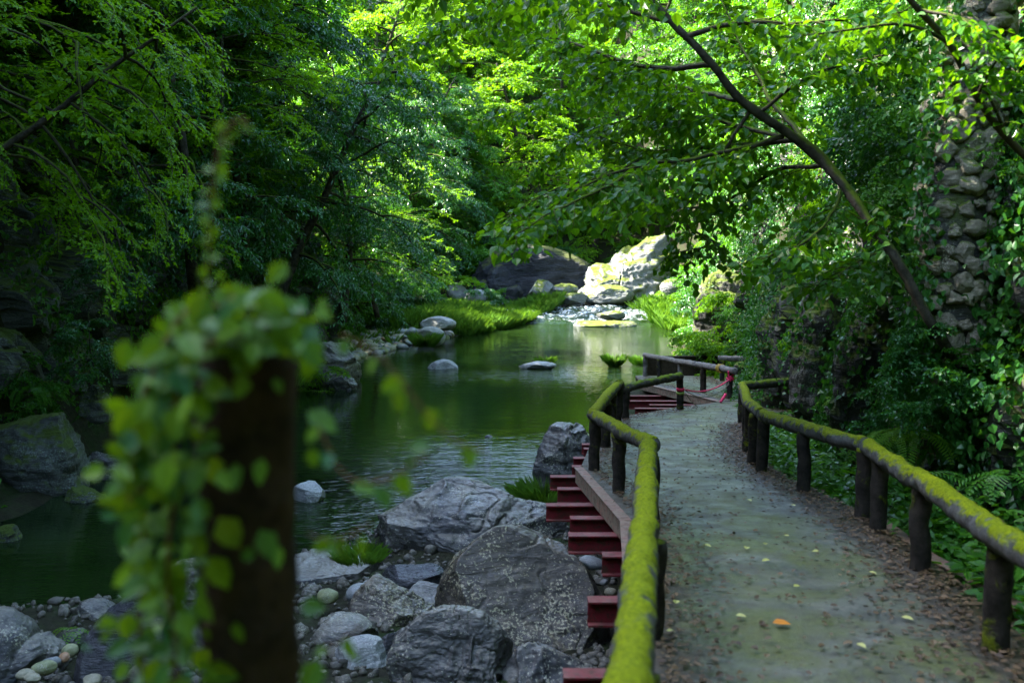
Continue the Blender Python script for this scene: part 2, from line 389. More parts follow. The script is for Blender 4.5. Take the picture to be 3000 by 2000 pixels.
xs = np.concatenate([np.linspace(-70, -20, 40)[:-1], np.linspace(-20, 20, 135)[:-1], np.linspace(20, 75, 40)])
ys = np.concatenate([np.linspace(-45, -10, 30)[:-1], np.linspace(-10, 70, 220)[:-1], np.linspace(70, 170, 60)])
GX, GY = np.meshgrid(xs, ys); GZ = height(GX, GY)
def gridF(nx, ny):
    i, j = np.meshgrid(np.arange(nx - 1), np.arange(ny - 1)); a = (j * nx + i).ravel()
    return np.stack([a, a + 1, a + nx + 1, a + nx], -1)
struct('terrain', mesh('terrain', np.stack([GX, GY, GZ], -1).reshape(-1, 3), gridF(len(xs), len(ys)), M_GROUND, True))
def gz(x, y): return float(height(np.array([x]), np.array([y]))[0])

# river: pool at z = 0, rapids climbing to about one metre
wx = np.linspace(-24, 12, 220); wy = np.concatenate([np.linspace(4, 48, 150)[:-1], np.linspace(48, 70, 160)])
WX, WY = np.meshgrid(wx, wy)
rap = sstep(51.5, 54.5, WY)
P3 = np.stack([WX * .9, WY * .9, WX * 0], -1).reshape(-1, 3)
WZ = np.clip(WY - 53, 0, 9) * .105 + rap * (.16 * fbm(P3, 4, 9).reshape(WX.shape) + .10 * fbm(P3 * 2.7, 3, 19).reshape(WX.shape))
river = mesh('river', np.stack([WX, WY, WZ], -1).reshape(-1, 3), gridF(len(wx), len(wy)), M_WATER, True, rap.ravel())
cur = np.clip(1.3 * np.exp(-((WX + 1.0) / 2.6) ** 2 - ((WY - 17.5) / 3.2) ** 2) + .3 * np.exp(-((WX - 2) / 5) ** 2 - ((WY - 33) / 2) ** 2) + .35 * np.exp(-((WX - 3) / 5) ** 2 - ((WY - 50) / 4) ** 2) + rap, 0, 1.3)
a_ = river.attributes.new('cur', 'FLOAT', 'POINT'); a_.data.foreach_set('value', cur.ravel().astype(np.float32))
struct('river', river)

# cliffs: dense fractured sheets in front of the terrain
def cliff(name, fx, y0, y1, z0, z1, ny, nz, m, seed, side, amp=1.0):
    yy, zz = np.meshgrid(np.linspace(y0, y1, ny), np.linspace(z0, z1, nz))
    base = fx(yy, zz)
    p = np.stack([base * .5, yy * .5, zz * .36 + yy * .12], -1).reshape(-1, 3)
    q = p + .25 * np.stack([fbm(p * 1.7, 3, seed + 5), fbm(p * 1.7, 3, seed + 6), fbm(p * 1.7, 3, seed + 7)], -1)
    f1, e, cid = worley(q * 1.3, seed); f1b, eb, cidb = worley(q * 3.6, seed + 40)
    d = (cid - .5) * 1.1 + (cidb - .5) * .35 - .5 * np.exp(-e * 14) - .15 * np.exp(-eb * 12) + .25 * fbm(p * 3, 4, seed + 20)
    bigd = .9 * fbm(p * .55, 2, seed + 31)
    X = base - side * amp * (d + bigd).reshape(base.shape)
    V = np.stack([X, yy, zz], -1).reshape(-1, 3)
    V[:, 2] += .12 * fbm(p * 4, 3, seed + 60)
    F = gridF(ny, nz)
    me = mesh(name, V, F if side > 0 else F[:, ::-1], m, False)
    return struct(name, me), V
_, VCL = cliff('cliff', lambda y, z: xL(y) - .7 - np.maximum(z, 0) * .22, 6, 37, -.8, 9.5, 400, 180, M_CLIFFL, 11, -1, .85)
_, VCR = cliff('cliff', lambda y, z: 4.55 + cshift(y) + np.maximum(z - 1.5, 0) * .20, 2, 46, -.3, 12, 480, 170, M_CLIFFR, 23, 1, .62)

# ------------------------------------------------------------------ walkway
def slab(name, Lp, Rp, th=.14, step=.25):
    Lp = resample(np.array([(x, y, pathz(y)) for x, y in Lp]), step); n = len(Lp)
    Rp0 = np.array([(x, y, pathz(y)) for x, y in Rp]); d = np.concatenate([[0], np.cumsum(np.linalg.norm(np.diff(Rp0, axis=0), axis=1))])
    t = np.linspace(0, d[-1], n); Rp = np.stack([np.interp(t, d, Rp0[:, k]) for k in range(3)], 1)
    mcols = 14; s = np.linspace(0, 1, mcols)[None, :, None]
    top = Lp[:, None] * (1 - s) + Rp[:, None] * s
    top = top.reshape(-1, 3); top[:, 2] += .012 * fbm(top * 1.5, 3, 5)
    bot = top.copy(); bot[:, 2] -= th
    V = np.concatenate([top, bot]); F = gridF(mcols, n); N = n * mcols
    i = np.arange(n - 1) * mcols; Lf = np.stack([i, i + mcols, i + mcols + N, i + N], -1)
    r = i + mcols - 1; Rf = np.stack([r, r + N, r + mcols + N, r + mcols], -1)
    k = np.arange(mcols - 1); e0 = np.stack([k, k + N, k + 1 + N, k + 1], -1); kk = (n - 1) * mcols + k; e1 = np.stack([kk, kk + 1, kk + 1 + N, kk + N], -1)
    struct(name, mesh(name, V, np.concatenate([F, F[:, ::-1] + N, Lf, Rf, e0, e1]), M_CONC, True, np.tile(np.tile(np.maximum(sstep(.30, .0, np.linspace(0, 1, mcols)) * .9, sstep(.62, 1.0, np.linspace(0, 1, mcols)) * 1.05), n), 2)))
LEDGE = [(-.9, -2), (-.35, .6), (.36, 3), (.74, 5.5), (1.04, 8.6), (.83, 11.8), (1.05, 13.5), (1.65, 17.2), (2.0, 18.0), (3.3, 19.9), (4.6, 21.4)]
REDGE = [(2.9, -2), (2.8, .6), (2.75, 3), (2.85, 5), (3.1, 7.2), (3.25, 9), (3.1, 11), (3.2, 13.2), (4.0, 16.6), (5.6, 18.2), (6.0, 21.4)]
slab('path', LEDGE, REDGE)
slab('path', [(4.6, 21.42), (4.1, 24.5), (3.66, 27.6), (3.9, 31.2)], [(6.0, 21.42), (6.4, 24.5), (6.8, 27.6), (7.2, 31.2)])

def logmesh(name, pts, r, m, seed, rough=.010, seg=28, step=.03):
    path = resample(pts, step); n = len(path); t = np.linspace(0, 1, n)
    path = path + .012 * np.stack([vnoise(np.stack([t * 6, t * 0 + seed, t * 0], -1), k) for k in range(3)], -1)
    rad = np.full(n, r); rad[0] *= .9; rad[-1] *= .9
    V, F = tube(path, rad, seg)
    c = np.concatenate([np.repeat(path, seg, 0), path[:1], path[-1:]]); d = unit(V - c + 1e-9)
    k = rough * fbm(V * 14 + seed, 4, seed, .6) + rough * .7 * fbm(V * 3 + seed, 2, seed)
    k[-2:] = 0
    V = V + d * k[:, None]
    return mesh(name, V, F, m, True)
def rail_xyz(x, y, h=.66): return (x, y, pathz(y) + h)
def railing(label, group, chains, posts, rail_r=.075, post_r=.07):
    x0, y0 = posts[0][:2]
    t = empty('log_railing', (x0, y0, pathz(y0))); tag(t, label, 'railing', group)
    loc = np.array(t.location)
    for k, (pts, m) in enumerate(chains):
        P = np.array([rail_xyz(*p) for p in pts]) - loc
        obj('rail', logmesh('rail', P, rail_r, m, 100 + k * 7 + int(y0)), t)
    for k, pp in enumerate(posts):
        x, y = pp[:2]; m = pp[2] if len(pp) > 2 else M_POST; h = pp[3] if len(pp) > 3 else .64
        lean = rs.uniform(-.02, .02, 2)
        P = np.array([(x, y, pathz(y) - .25), (x + lean[0], y + lean[1], pathz(y) + h)]) - loc
        obj('post', logmesh('post', P, post_r * rs.uniform(.92, 1.08), m, 300 + k * 11 + int(y0), .006, 20, .05), t)
    return t
railing('mossy log railing on the river side of the walkway, bright green along its nearest rail', 'log railings along the walkway',
        [([(-.25, -.4), (.38, 3.0), (1.22, 8.75)], M_RAIL), ([(1.26, 8.75), (1.1, 10.1), (.97, 11.6)], M_RAIL), ([(.96, 11.65), (1.3, 13.8), (1.80, 16.9)], M_RAIL), ([(1.84, 16.95, .67), (1.9, 17.3, .60)], M_POST), ([(1.95, 17.5, .56), (3.32, 19.4, .68)], M_RAILD)],
        [(.0, 1.2), (.44, 3.3, M_POST, .56), (.79, 5.4, M_POST, .57), (1.23, 8.6, M_POST, .58), (1.1, 10.1), (.97, 11.6), (1.3, 13.7), (1.55, 15.4), (1.82, 16.9, M_POST, .72), (2.02, 17.55, M_POST, .60), (3.32, 19.42, M_POST, .66)])
railing('mossy log railing on the cliff side of the walkway', 'log railings along the walkway',
        [([(2.3, 2.8), (2.52, 4.9), (2.9, 7.0)], M_RAIL), ([(2.88, 7.0), (3.15, 8.7)], M_RAIL), ([(3.15, 8.75, .67), (3.0, 10.3), (2.95, 11.6)], M_RAIL), ([(2.95, 11.6, .67), (3.2, 13.3), (3.95, 16.9)], M_RAIL), ([(3.98, 16.95), (4.6, 17.5), (5.4, 18.2)], M_RAILD)],
        [(2.35, 3.3), (2.62, 5.2), (2.9, 6.9), (3.08, 8.2), (3.15, 8.75), (3.02, 10.1), (2.94, 11.5), (2.98, 12.1), (3.18, 13.2), (3.55, 14.9), (3.95, 16.9), (5.2, 18.05)])
railing('weathered grey log railing beside the broken gap, hollow cut end tied with pink tape', 'log railings along the walkway',
        [([(4.88, 21.6), (4.6, 24.6)], M_RAILG), ([(4.6, 24.65), (4.15, 31)], M_RAILG)],
        [(4.85, 21.95, M_POST, .6), (4.66, 24.0, M_OLD, .62), (4.5, 26.4, M_RAILG, .62), (4.3, 28.8, M_POST, .62), (4.16, 30.8, M_RAILG, .62)])
railing('short grey log railing with two posts in front of the cliff, farthest of the railings', 'log railings along the walkway',
        [([(6.0, 28.7), (6.95, 28.2)], M_RAILG)], [(6.1, 28.65, M_POST, .62), (6.85, 28.25, M_POST, .62)])
pw = empty('parapet_wall', (4.2, 31.4, pathz(31.4))); tag(pw, 'low dark brown parapet wall behind the weathered grey railing', 'wall')
V, F = box((1.25, .12, .22), (1.2, .1, 0), (-.01, .07, 0), (0, 0, .33)); obj('panel', mesh('panel', V, F, M_PANEL), pw)
V, F = box((1.25, .12, .58), (1.24, .1, 0), (-.01, .1, 0), (0, 0, .028)); obj('coping', mesh('coping', V, F, M_OLD), pw)

# red H-beams sticking out under the walkway
def hbeam_mesh(length, h=.17, wd=.12, t=.014, m=M_STEEL):
    b = MB(); e = np.eye(3)
    for z in (h / 2 - t / 2, -h / 2 + t / 2): b.add(*box((length / 2, 0, z), e[0] * length / 2, e[1] * wd / 2, e[2] * t / 2))
    b.add(*box((length / 2, 0, 0), e[0] * length / 2, e[1] * t / 2, e[2] * (h / 2 - t - .0005)))
    return b.mesh('steel_beam', m)
edge = lambda y: float(np.interp(y, [p[1] for p in LEDGE], [p[0] for p in LEDGE]))
beams = [(1970, 5.35, 1650, .20), (1754, 6.75, 1722, .18), (1622, 8.05, 1764, .17), (1564, 8.9, 1665, .17), (1515, 9.7, 1670, .17), (1477, 10.35, 1600, .17),
         (1430, 11.3, 1633, .17), (1393, 12.15, 1612, .17), (1364, 13.0, 1676, .16), (1339, 13.8, 1680, .16), (1312, 14.8, 1710, .16), (1300, 15.4, 1705, .16)]
which = ['nearest red beam, cut off by the bottom of the view', 'short red beam hidden partly by the mossy rail', 'stubby red beam right above the grey stone gap',
         'red beam overhanging the largest speckled boulder', 'red beam second above the speckled boulder', 'longest red beam, reaching farthest over the boulders', 'red beam just beyond the longest one',
         'red beam with a pale top flange level with the girder corner', 'short red beam before the dark wet rock', 'second short red beam before the dark wet rock', 'small red stub high beside the railing corner post', 'topmost small red stub beside the railing corner post']
for (py, y, pxl, h), lb in zip(beams, which):
    xl = at(pxl, py, y)[0]; xe = edge(y) + .5
    o = obj('steel_beam', hbeam_mesh(xe - xl, h, .13)); z = at(pxl, py, y)[2] - h / 2; z = min(z, pathz(y) - .16 - h / 2)
    o.location = (xl, y, z); tag(o, lb + ' under the walkway', 'steel beam', 'red beams under the walkway')
V, F = box((0, 0, 0), (.9, 0, 0), (0, .05, 0), (0, 0, .09)); o = obj('steel_beam', hbeam_mesh(1.1, .2, .13, m=M_RUST)); o.location = (2.75, 6.6, pathz(6.6) - .26)
tag(o, 'rusty brown beam poking out below the cliff side railing', 'steel beam', 'red beams under the walkway')
def girder(pts, label, h=.17):
    P = np.array(pts); b = MB()
    for a, c in zip(P[:-1], P[1:]):
        dv = c - a; L = np.linalg.norm(dv); u = dv / L; s = np.cross(u, (0, 0, 1.0)); up = np.cross(s, u)
        b.add(*box((a + c) / 2, u * L / 2, s * .012, up * h / 2)); b.add(*box((a + c) / 2 + up * (h / 2 + .006) + s * .03, u * L / 2, s * .055, up * .0055))
    o = obj('edge_girder', b.mesh('edge_girder', M_GIRD)); tag(o, label, 'girder', 'faded edge girders')
girder([(edge(y) - .06, y, pathz(y) - .085) for y in (4.0, 6.5, 8.6, 11.75)], 'faded pink edge girder along the walkway above the red beams')
girder([(4.5, 21.3, pathz(21.3) - .09), (4.02, 24.5, pathz(24.5) - .09), (3.58, 27.6, pathz(27.6) - .09)], 'streaked edge girder under the far landing, by the broken gap')
girder([(3.14 + .06, 5.2, pathz(5.2) - .1), (3.2, 7.5, pathz(7.5) - .1), (3.36, 9.2, pathz(9.2) - .1)], 'mossy edge girder on the cliff side of the walkway', .12)
far = [(22.0, 2.75, 'lowest red beam in the broken gap'), (22.9, 3.2, 'middle red beam in the broken gap with shadowed web'), (24.0, 2.75, 'long red beam carried on two slanted struts'), (25.6, 3.0, 'hindmost red beam in the broken gap')]
for k, (y, xl, lb) in enumerate(far):
    xe = np.interp(y, [21.3, 27.6], [4.7, 3.9]) + .4
    o = obj('steel_beam', hbeam_mesh(xe - xl, .2, .15)); o.location = (xl, y, pathz(y) - .30); tag(o, lb, 'steel beam', 'red beams in the broken gap')
t = empty('support_strut', (3.15, 24.0, pathz(24) - .4)); tag(t, 'pair of slanted red struts under the long beam by the water', 'strut')
for dx in (-.22, .42):
    V, F = tube([(0, 0, 0), (dx, .0, -.95)], .055, 12); obj('leg', mesh('leg', V, F, M_STEEL, True), t)
V, F = box((.02, -.07, -.02), (.09, 0, 0), (0, .01, 0), (0, 0, .08)); obj('plate', mesh('plate', V, F, M_STEEL), t)

# tape and ropes across the gap
def plain(name, c, rough=.6):
    m, n, l, p, o = mat(name); p.inputs['Roughness'].default_value = rough
    l.new(ramp(n, l, noise(n, l, 20, 3, .6, coords(n)), (.3, tuple(x * .7 for x in c)), (.7, c)), p.inputs['Base Color']); return m
M_PINK = plain('pink_tape', (.85, .02, .12)); M_ROPE = plain('old_rope', (.14, .13, .07)); M_GOLD = plain('yellow_rope', (.45, .28, .03)); M_WHITE_P = plain('white_scrap', (.75, .75, .78)); M_GREENB = plain('green_tape', (.25, .32, .06))
def sag(a, b, s, n=24):
    t = np.linspace(0, 1, n)[:, None]; p = np.array(a) * (1 - t) + np.array(b) * t; p[:, 2] -= s * 4 * (t * (1 - t))[:, 0]; return p
def strand(name, a, b, s, r, m, label, cat):
    V, F = tube(sag(a, b, s), r, 6); tag(obj(name, mesh(name, V, F, m, True)), label, cat)
pA = (3.36, 19.4); pB = (4.80, 21.88)
strand('tape', (pA[0] + .06, pA[1], pathz(pA[1]) + .40), (pB[0], pB[1] - .07, pathz(pB[1]) + .46), .12, .014, M_PINK, 'bright pink tape strung across the broken gap in the railings', 'tape')
strand('rope', (pA[0] + .06, pA[1], pathz(pA[1]) + .38), (pB[0], pB[1] - .07, pathz(pB[1]) + .36), .20, .009, M_ROPE, 'thin olive rope sagging under the pink tape', 'rope')
strand('rope', (pA[0] + .06, pA[1], pathz(pA[1]) + .34), (pB[0], pB[1] - .07, pathz(pB[1]) + .42), .46, .008, M_ROPE, 'loose dark rope hanging lowest across the broken gap', 'rope')
def band(name, x, y, z0, h, r, m, label, cat):
    V, F = tube([(x, y, z0), (x, y, z0 + h)], r, 20); tag(obj(name, mesh(name, V, F, m, True)), label, cat)
band('tape_band', 3.32, 19.42, pathz(19.42) + .38, .06, .082, M_PINK, 'pink tape wound round the last mossy post before the gap', 'tape')
band('tape_band', 3.32, 19.42, pathz(19.42) + .31, .05, .084, M_GREENB, 'dull green band under the pink tape on the post', 'tape')
band('tape_band', 4.85, 21.95, pathz(21.95) + .44, .05, .082, M_PINK, 'pink tape tied on the thick post below the hollow rail', 'tape')
b = MB()
for k in range(5):
    a = rs.uniform(0, 6.28); pp = sag((4.8, 21.84, pathz(21.9) + .48), (4.8 + .12 * math.cos(a), 21.82, pathz(21.9) + .48 + .12 * math.sin(a) + .05), -.03, 8); b.add(*tube(pp, .018, 5))
tag(obj('tape_bow', b.mesh('tape_bow', M_PINK, True)), 'pink tape knot fluttering at the hollow rail end', 'tape')
b = MB()
for k in range(3):
    y = 22.55 + k * .08; t = np.linspace(0, 2 * math.pi, 20); x0 = np.interp(y, [21.6, 24.6], [4.88, 4.6])
    b.add(*tube(np.stack([x0 + .09 * np.cos(t), y + .02 * np.sin(t), pathz(y) + .66 + .09 * np.sin(t)], -1), .014, 6, False))
tag(obj('rope_lashing', b.mesh('rope_lashing', M_GOLD, True)), 'yellow rope lashing round the weathered grey rail', 'rope')
V, F = tube([(4.45, 21.0, pathz(21) + .02), (4.58, 21.1, pathz(21) + .18)], .03, 8); tag(obj('tape_stub', mesh('tape_stub', V, F, M_PINK)), 'pink stub of tape standing at the girder end', 'tape')

# ------------------------------------------------------------------ rocks
_ico = {}
def ico(sub):
    if sub not in _ico:
        bm = bmesh.new(); bmesh.ops.create_icosphere(bm, subdivisions=sub, radius=1)
        _ico[sub] = (np.array([v.co[:] for v in bm.verts]), np.array([[v.index for v in f.verts] for f in bm.faces])); bm.free()
    return _ico[sub]
def rock_mesh(name, sx, sy, sz, seed, m, sub=6, cuts=12, rough=.07, outline=None, dmin=.62, planes=(), smooth=None):
    U, F = ico(sub); P = U.copy(); r = np.random.RandomState(seed)
    for k in range(cuts):
        nrm = unit(r.normal(size=3)); d = r.uniform(dmin, .92)
        e = P @ nrm - d; P = P - nrm * (np.maximum(e, 0) * .97)[:, None]
    for nrm, d in planes:
        nrm = unit(np.array(nrm, float)); e = P @ nrm - d; P = P - nrm * (np.maximum(e, 0) * .96)[:, None]
    if outline is not None:
        ol = np.array(outline, float); th = np.arctan2(ol[:, 1], ol[:, 0]); rr = np.hypot(ol[:, 0], ol[:, 1]); o = np.argsort(th)
        th, rr = th[o], rr[o]; th = np.concatenate([th - 2 * math.pi, th, th + 2 * math.pi]); rr = np.tile(rr, 3)
        k = np.interp(np.arctan2(P[:, 2], P[:, 0]), th, rr); P[:, 0] *= k; P[:, 2] *= k
    S = np.array([sx, sy, sz]); P = P * S; g = (sx * sy * sz) ** (1 / 3)
    q = P / g + seed * 3.7
    f1, e, cid = worley(q * 1.5 + .3 * np.stack([fbm(q * 1.5, 2, seed), fbm(q * 1.5, 2, seed + 1), fbm(q * 1.5, 2, seed + 2)], -1), seed)
    st = fbm(q * np.array([1.2, 1.2, 5.0]) @ np.array([[.88, .1, .47], [0, 1, 0], [-.47, 0, .88]]), 4, seed + 9)
    ang = np.array(Matrix.Rotation(.5 + .3 * (seed % 5), 3, 'Y')) @ np.array(Matrix.Rotation(.4, 3, 'X'))
    qs = (q + .22 * fbm(q * 1.6, 3, seed + 15)[:, None]) @ ang * np.array([.8, 1.0, 3.4])
    rg = 1 - np.abs(vnoise(qs * 1.1, seed + 21)); rg2 = 1 - np.abs(vnoise(qs * 2.7, seed + 22)); msk = sstep(-.3, .4, vnoise(q * 1.3, seed + 25))
    cr = np.abs(fbm(q * 1.3 + 3, 3, seed + 33))
    d = rough * (fbm(q * 1.6, 3, seed, .45) * .55 + fbm(q * 9, 3, seed + 4) * .10 + st * .35 + (cid - .5) * .22 - .12 * np.exp(-e * 26) + .75 * msk * (rg ** 8 - .2) + .3 * msk * (rg2 ** 6 - .2) - .55 * np.exp(-cr * 80) + .10 * fbm(q * 22, 2, seed + 8))
    P = P + unit(U * np.array([1 / sx, 1 / sy, 1 / sz])) * (d * g)[:, None]
    return mesh(name, P, F, m, smooth if smooth is not None else sub >= 6)
def boulder(label, box_, Y, m, seed, thick=.8, name='boulder', group=None, grow=1.12, sub=6, rotz=0, down=1.25, **kw):
    x0, y0, x1, y1 = box_; c = at((x0 + x1) / 2, (y0 + y1) / 2, Y)
    sx = (x1 - x0) / FPX * Y / 2 * grow; sz = (y1 - y0) / FPX * Y / 2 * grow
    o = obj(name, rock_mesh(name, sx, sx * thick, sz * down, seed, m, sub, **kw)); o.location = c + np.array([0, sx * thick * .3, -sz * (down - 1)]); o.rotation_euler = (0, 0, rotz)
    return tag(o, label, 'rock', group)
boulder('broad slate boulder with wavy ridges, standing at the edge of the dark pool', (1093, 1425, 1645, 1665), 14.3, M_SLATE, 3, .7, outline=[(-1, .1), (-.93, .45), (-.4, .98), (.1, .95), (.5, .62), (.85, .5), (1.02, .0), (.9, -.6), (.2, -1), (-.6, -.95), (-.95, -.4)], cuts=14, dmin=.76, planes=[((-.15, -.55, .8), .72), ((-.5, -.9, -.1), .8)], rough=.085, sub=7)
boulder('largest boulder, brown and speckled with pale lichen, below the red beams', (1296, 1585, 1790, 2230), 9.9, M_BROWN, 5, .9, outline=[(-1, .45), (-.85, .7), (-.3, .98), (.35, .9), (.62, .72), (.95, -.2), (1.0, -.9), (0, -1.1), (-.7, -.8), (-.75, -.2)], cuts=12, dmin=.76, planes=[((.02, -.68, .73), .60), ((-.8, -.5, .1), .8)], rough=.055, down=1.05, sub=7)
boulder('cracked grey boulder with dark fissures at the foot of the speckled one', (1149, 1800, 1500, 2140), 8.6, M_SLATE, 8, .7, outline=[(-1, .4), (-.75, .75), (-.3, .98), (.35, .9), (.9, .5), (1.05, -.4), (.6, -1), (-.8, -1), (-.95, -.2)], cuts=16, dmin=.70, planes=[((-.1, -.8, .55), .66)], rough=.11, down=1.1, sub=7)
boulder('dark blue-grey broken slab below the largest boulder, at the bottom beam', (1470, 1890, 1770, 2160), 8.5, M_SLATE, 10, .8, cuts=16, dmin=.7, rough=.09, planes=[((.1, -.6, .7), .6)])
boulder('squarish dark boulder wedged between the cracked and the angular ones', (1090, 1850, 1210, 1990), 9.4, M_DARK, 12, .8, cuts=14, rough=.08)
boulder('flat grey stone slab lying left of the post foot', (430, 1840, 640, 1960), 10.2, M_SLATE, 15, .8, cuts=12, rough=.07)
boulder('angular brown boulder with a moss streak, left of the speckled boulder', (1015, 1705, 1268, 1890), 10.9, M_BROWN, 13, .8, cuts=12, rough=.11)
boulder('smooth flat blue-grey slab behind the dark post', (820, 1618, 1112, 1745), 12.9, M_SLATE, 17, .9, cuts=8, planes=[((0, -.2, 1), .45), ((.3, -.95, .1), .7)], rough=.05)
boulder('small flat wet slab lying between three boulders', (1190, 1700, 1340, 1810), 11.6, M_SLATE, 21, .8, sub=5, planes=[((.1, -.4, 1), .4)], rough=.05)
boulder('low rounded grey boulder beside the dark post', (905, 1815, 1095, 1905), 10.1, M_SLATE, 24, .9, cuts=4, rough=.07)
boulder('pale granite boulder in the bottom corner by the dark post', (950, 1880, 1172, 2060), 9.2, M_GRAN, 27, .8, cuts=7, rough=.06)
boulder('long low dark rock under the broad slate boulder', (1110, 1655, 1296, 1718), 12.4, M_DARK, 29, .8, sub=5)
boulder('blue-grey wet rock with green moss at its foot, beside the walkway in the current', (1552, 1250, 1760, 1462), 17.2, M_SLATE, 33, .8, cuts=12, rough=.13)
boulder('lichen-streaked sloping boulder at the far left of the near bank', (-90, 1790, 185, 2080), 9.6, M_SLATE, 36, .8, cuts=8, rough=.09, outline=[(-1, .8), (-.4, .95), (.2, .5), (.9, -.1), (1, -.5), (.3, -1), (-1, -1)])
boulder('big purple-grey wedge boulder behind the hanging vine leaves', (185, 1745, 620, 2120), 9.4, M_DARK, 39, .7, cuts=5, dmin=.8, outline=[(-.35, .75), (.0, .95), (.4, .9), (.9, .3), (1, -.6), (.2, -1.1), (-.95, -1), (-.75, -.3)], planes=[((.1, -.85, .45), .6)], rough=.05)
boulder('narrow pointed rock at the water edge behind the wedge boulder', (205, 1762, 340, 1840), 11.4, M_SLATE, 42, .8, sub=5)
boulder('rounded rock half hidden by a small fern', (160, 1838, 250, 1905), 10.4, M_SLATE, 44, .9, sub=5, cuts=5)
boulder('ridged brown rock at the water edge left of the dark post', (436, 1650, 660, 1860), 11.6, M_BROWN, 47, .8, cuts=9, rough=.1)
boulder('square wet rock washed over by the current', (850, 1402, 958, 1492), 16.9, M_GRAN, 50, .8, sub=5, planes=[((0, -.1, 1), .6), ((1, 0, 0), .7)])
boulder('rounded rock alone in the middle of the calm pool', (1258, 1056, 1338, 1098), 34.5, M_WHITE.copy() if False else M_GRAN, 52, .8, sub=5, cuts=6)
boulder('long flat pale rock barely above the pool', (1520, 1060, 1625, 1078), 34.5, M_GRAN, 54, .5, sub=5)
boulder('tiny dark rock standing alone in the near pool', (1408, 1276, 1450, 1308), 22.4, M_DARK, 56, .8, sub=5)
boulder('flat sunlit rock at the foot of the rapids', (1690, 932, 1866, 972), 51.5, M_WHITE, 58, .6, sub=5, planes=[((0, 0, 1), .5)])
boulder('small mossy rock amid the rapids', (1752, 910, 1832, 934), 54, M_WHITE, 60, .6, sub=5)
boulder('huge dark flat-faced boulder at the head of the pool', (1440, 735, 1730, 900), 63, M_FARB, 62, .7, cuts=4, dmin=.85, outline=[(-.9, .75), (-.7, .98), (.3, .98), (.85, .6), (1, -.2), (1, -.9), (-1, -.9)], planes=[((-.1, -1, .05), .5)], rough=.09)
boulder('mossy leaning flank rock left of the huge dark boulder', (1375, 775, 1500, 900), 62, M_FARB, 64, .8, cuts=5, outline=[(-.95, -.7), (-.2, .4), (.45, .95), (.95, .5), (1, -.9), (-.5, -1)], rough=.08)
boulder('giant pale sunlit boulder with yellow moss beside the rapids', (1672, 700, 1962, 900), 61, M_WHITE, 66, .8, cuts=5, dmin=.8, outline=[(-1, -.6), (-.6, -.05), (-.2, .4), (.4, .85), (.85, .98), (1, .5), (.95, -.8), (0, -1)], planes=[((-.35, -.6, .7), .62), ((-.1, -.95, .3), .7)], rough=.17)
fr = [((1548, 822, 1625, 872), M_WHITE, 'rounded pale rock in front of the dark boulder'), ((1595, 828, 1690, 862), M_WHITE, 'wide pale rock at the top of the rapids'), ((1310, 828, 1372, 884), M_GRAN, 'pointed grey rock behind the reed bed'), ((1365, 848, 1425, 888), M_GRAN, 'low grey rock behind the reed bed'),
      ((1483, 830, 1532, 878), M_FARB, 'reddish dark rock between reeds and dark boulder'), ((1548, 852, 1610, 878), M_WHITE, 'moss-topped rock at the left of the rapids'), ((1935, 818, 2010, 866), M_WHITE, 'blocky pale rock under the right bank trees'), ((1912, 856, 2010, 905), M_WHITE, 'large pale rock on the right bank grass'),
      ((1885, 890, 1935, 912), M_WHITE, 'small pale rock in the right bank grass'), ((1640, 858, 1720, 884), M_WHITE, 'flat pale ledge where the rapids begin'), ((1700, 838, 1850, 880), M_WHITE, 'moss-covered foot rock of the giant pale boulder'), ((1590, 872, 1625, 888), M_DARK, 'dark wet stone splitting the rapids'), ((1548, 870, 1580, 886), M_DARK, 'dark wet stone by the left edge of the rapids'),
      ((1985, 880, 2030, 905), M_WHITE, 'pale rock at the edge of the right bank trees')]
for k, (bx, m, lb) in enumerate(fr): boulder(lb, bx, 58.5 + (k % 3) * .6, m, 70 + k, .8, sub=5, cuts=9, group='pale rocks around the rapids')
lf = [((-40, 1180, 250, 1540), 17.5, 'tall fractured rock mass at the foot of the left cliff', M_CLIFFL), ((220, 1310, 400, 1500), 18.5, 'dark flat-topped rock beside the tall fractured one', M_DARK), ((150, 1430, 300, 1525), 16.9, 'low pale ledge rock at the dark water edge', M_CLIFFL), ((-30, 1540, 60, 1620), 14.6, 'greenish rock at the frame edge in the dark water', M_CLIFFL),
      ((380, 1290, 520, 1400), 20.5, 'dark rock behind the hanging vine leaves', M_CLIFFL), ((520, 1180, 700, 1290), 25, 'low shore rock behind the dark post', M_CLIFFL), ((880, 1000, 1050, 1140), 31, 'grey shore rock with grass tufts right of the dark post', M_SLATE), ((960, 1095, 1040, 1150), 29.6, 'small tilted rock at the shore below the grey rock', M_SLATE), ((230, 1130, 330, 1230), 19, 'upright dark rock on the left shore', M_CLIFFL)]
for k, (bx, Y, lb, m) in enumerate(lf): boulder(lb, bx, Y, m, 120 + k, .8, cuts=14, rough=.12, group='rocks along the left shore')
boulder('smooth grey boulder among the cobbles of the gravel bank', (1222, 960, 1300, 1004), 42, M_GRAN, 140, .8, sub=5, cuts=4, rough=.05)
boulder('pale boulder half hidden in grass on the gravel bank', (1235, 930, 1330, 962), 45, M_GRAN, 141, .8, sub=5, cuts=6)
crags = []
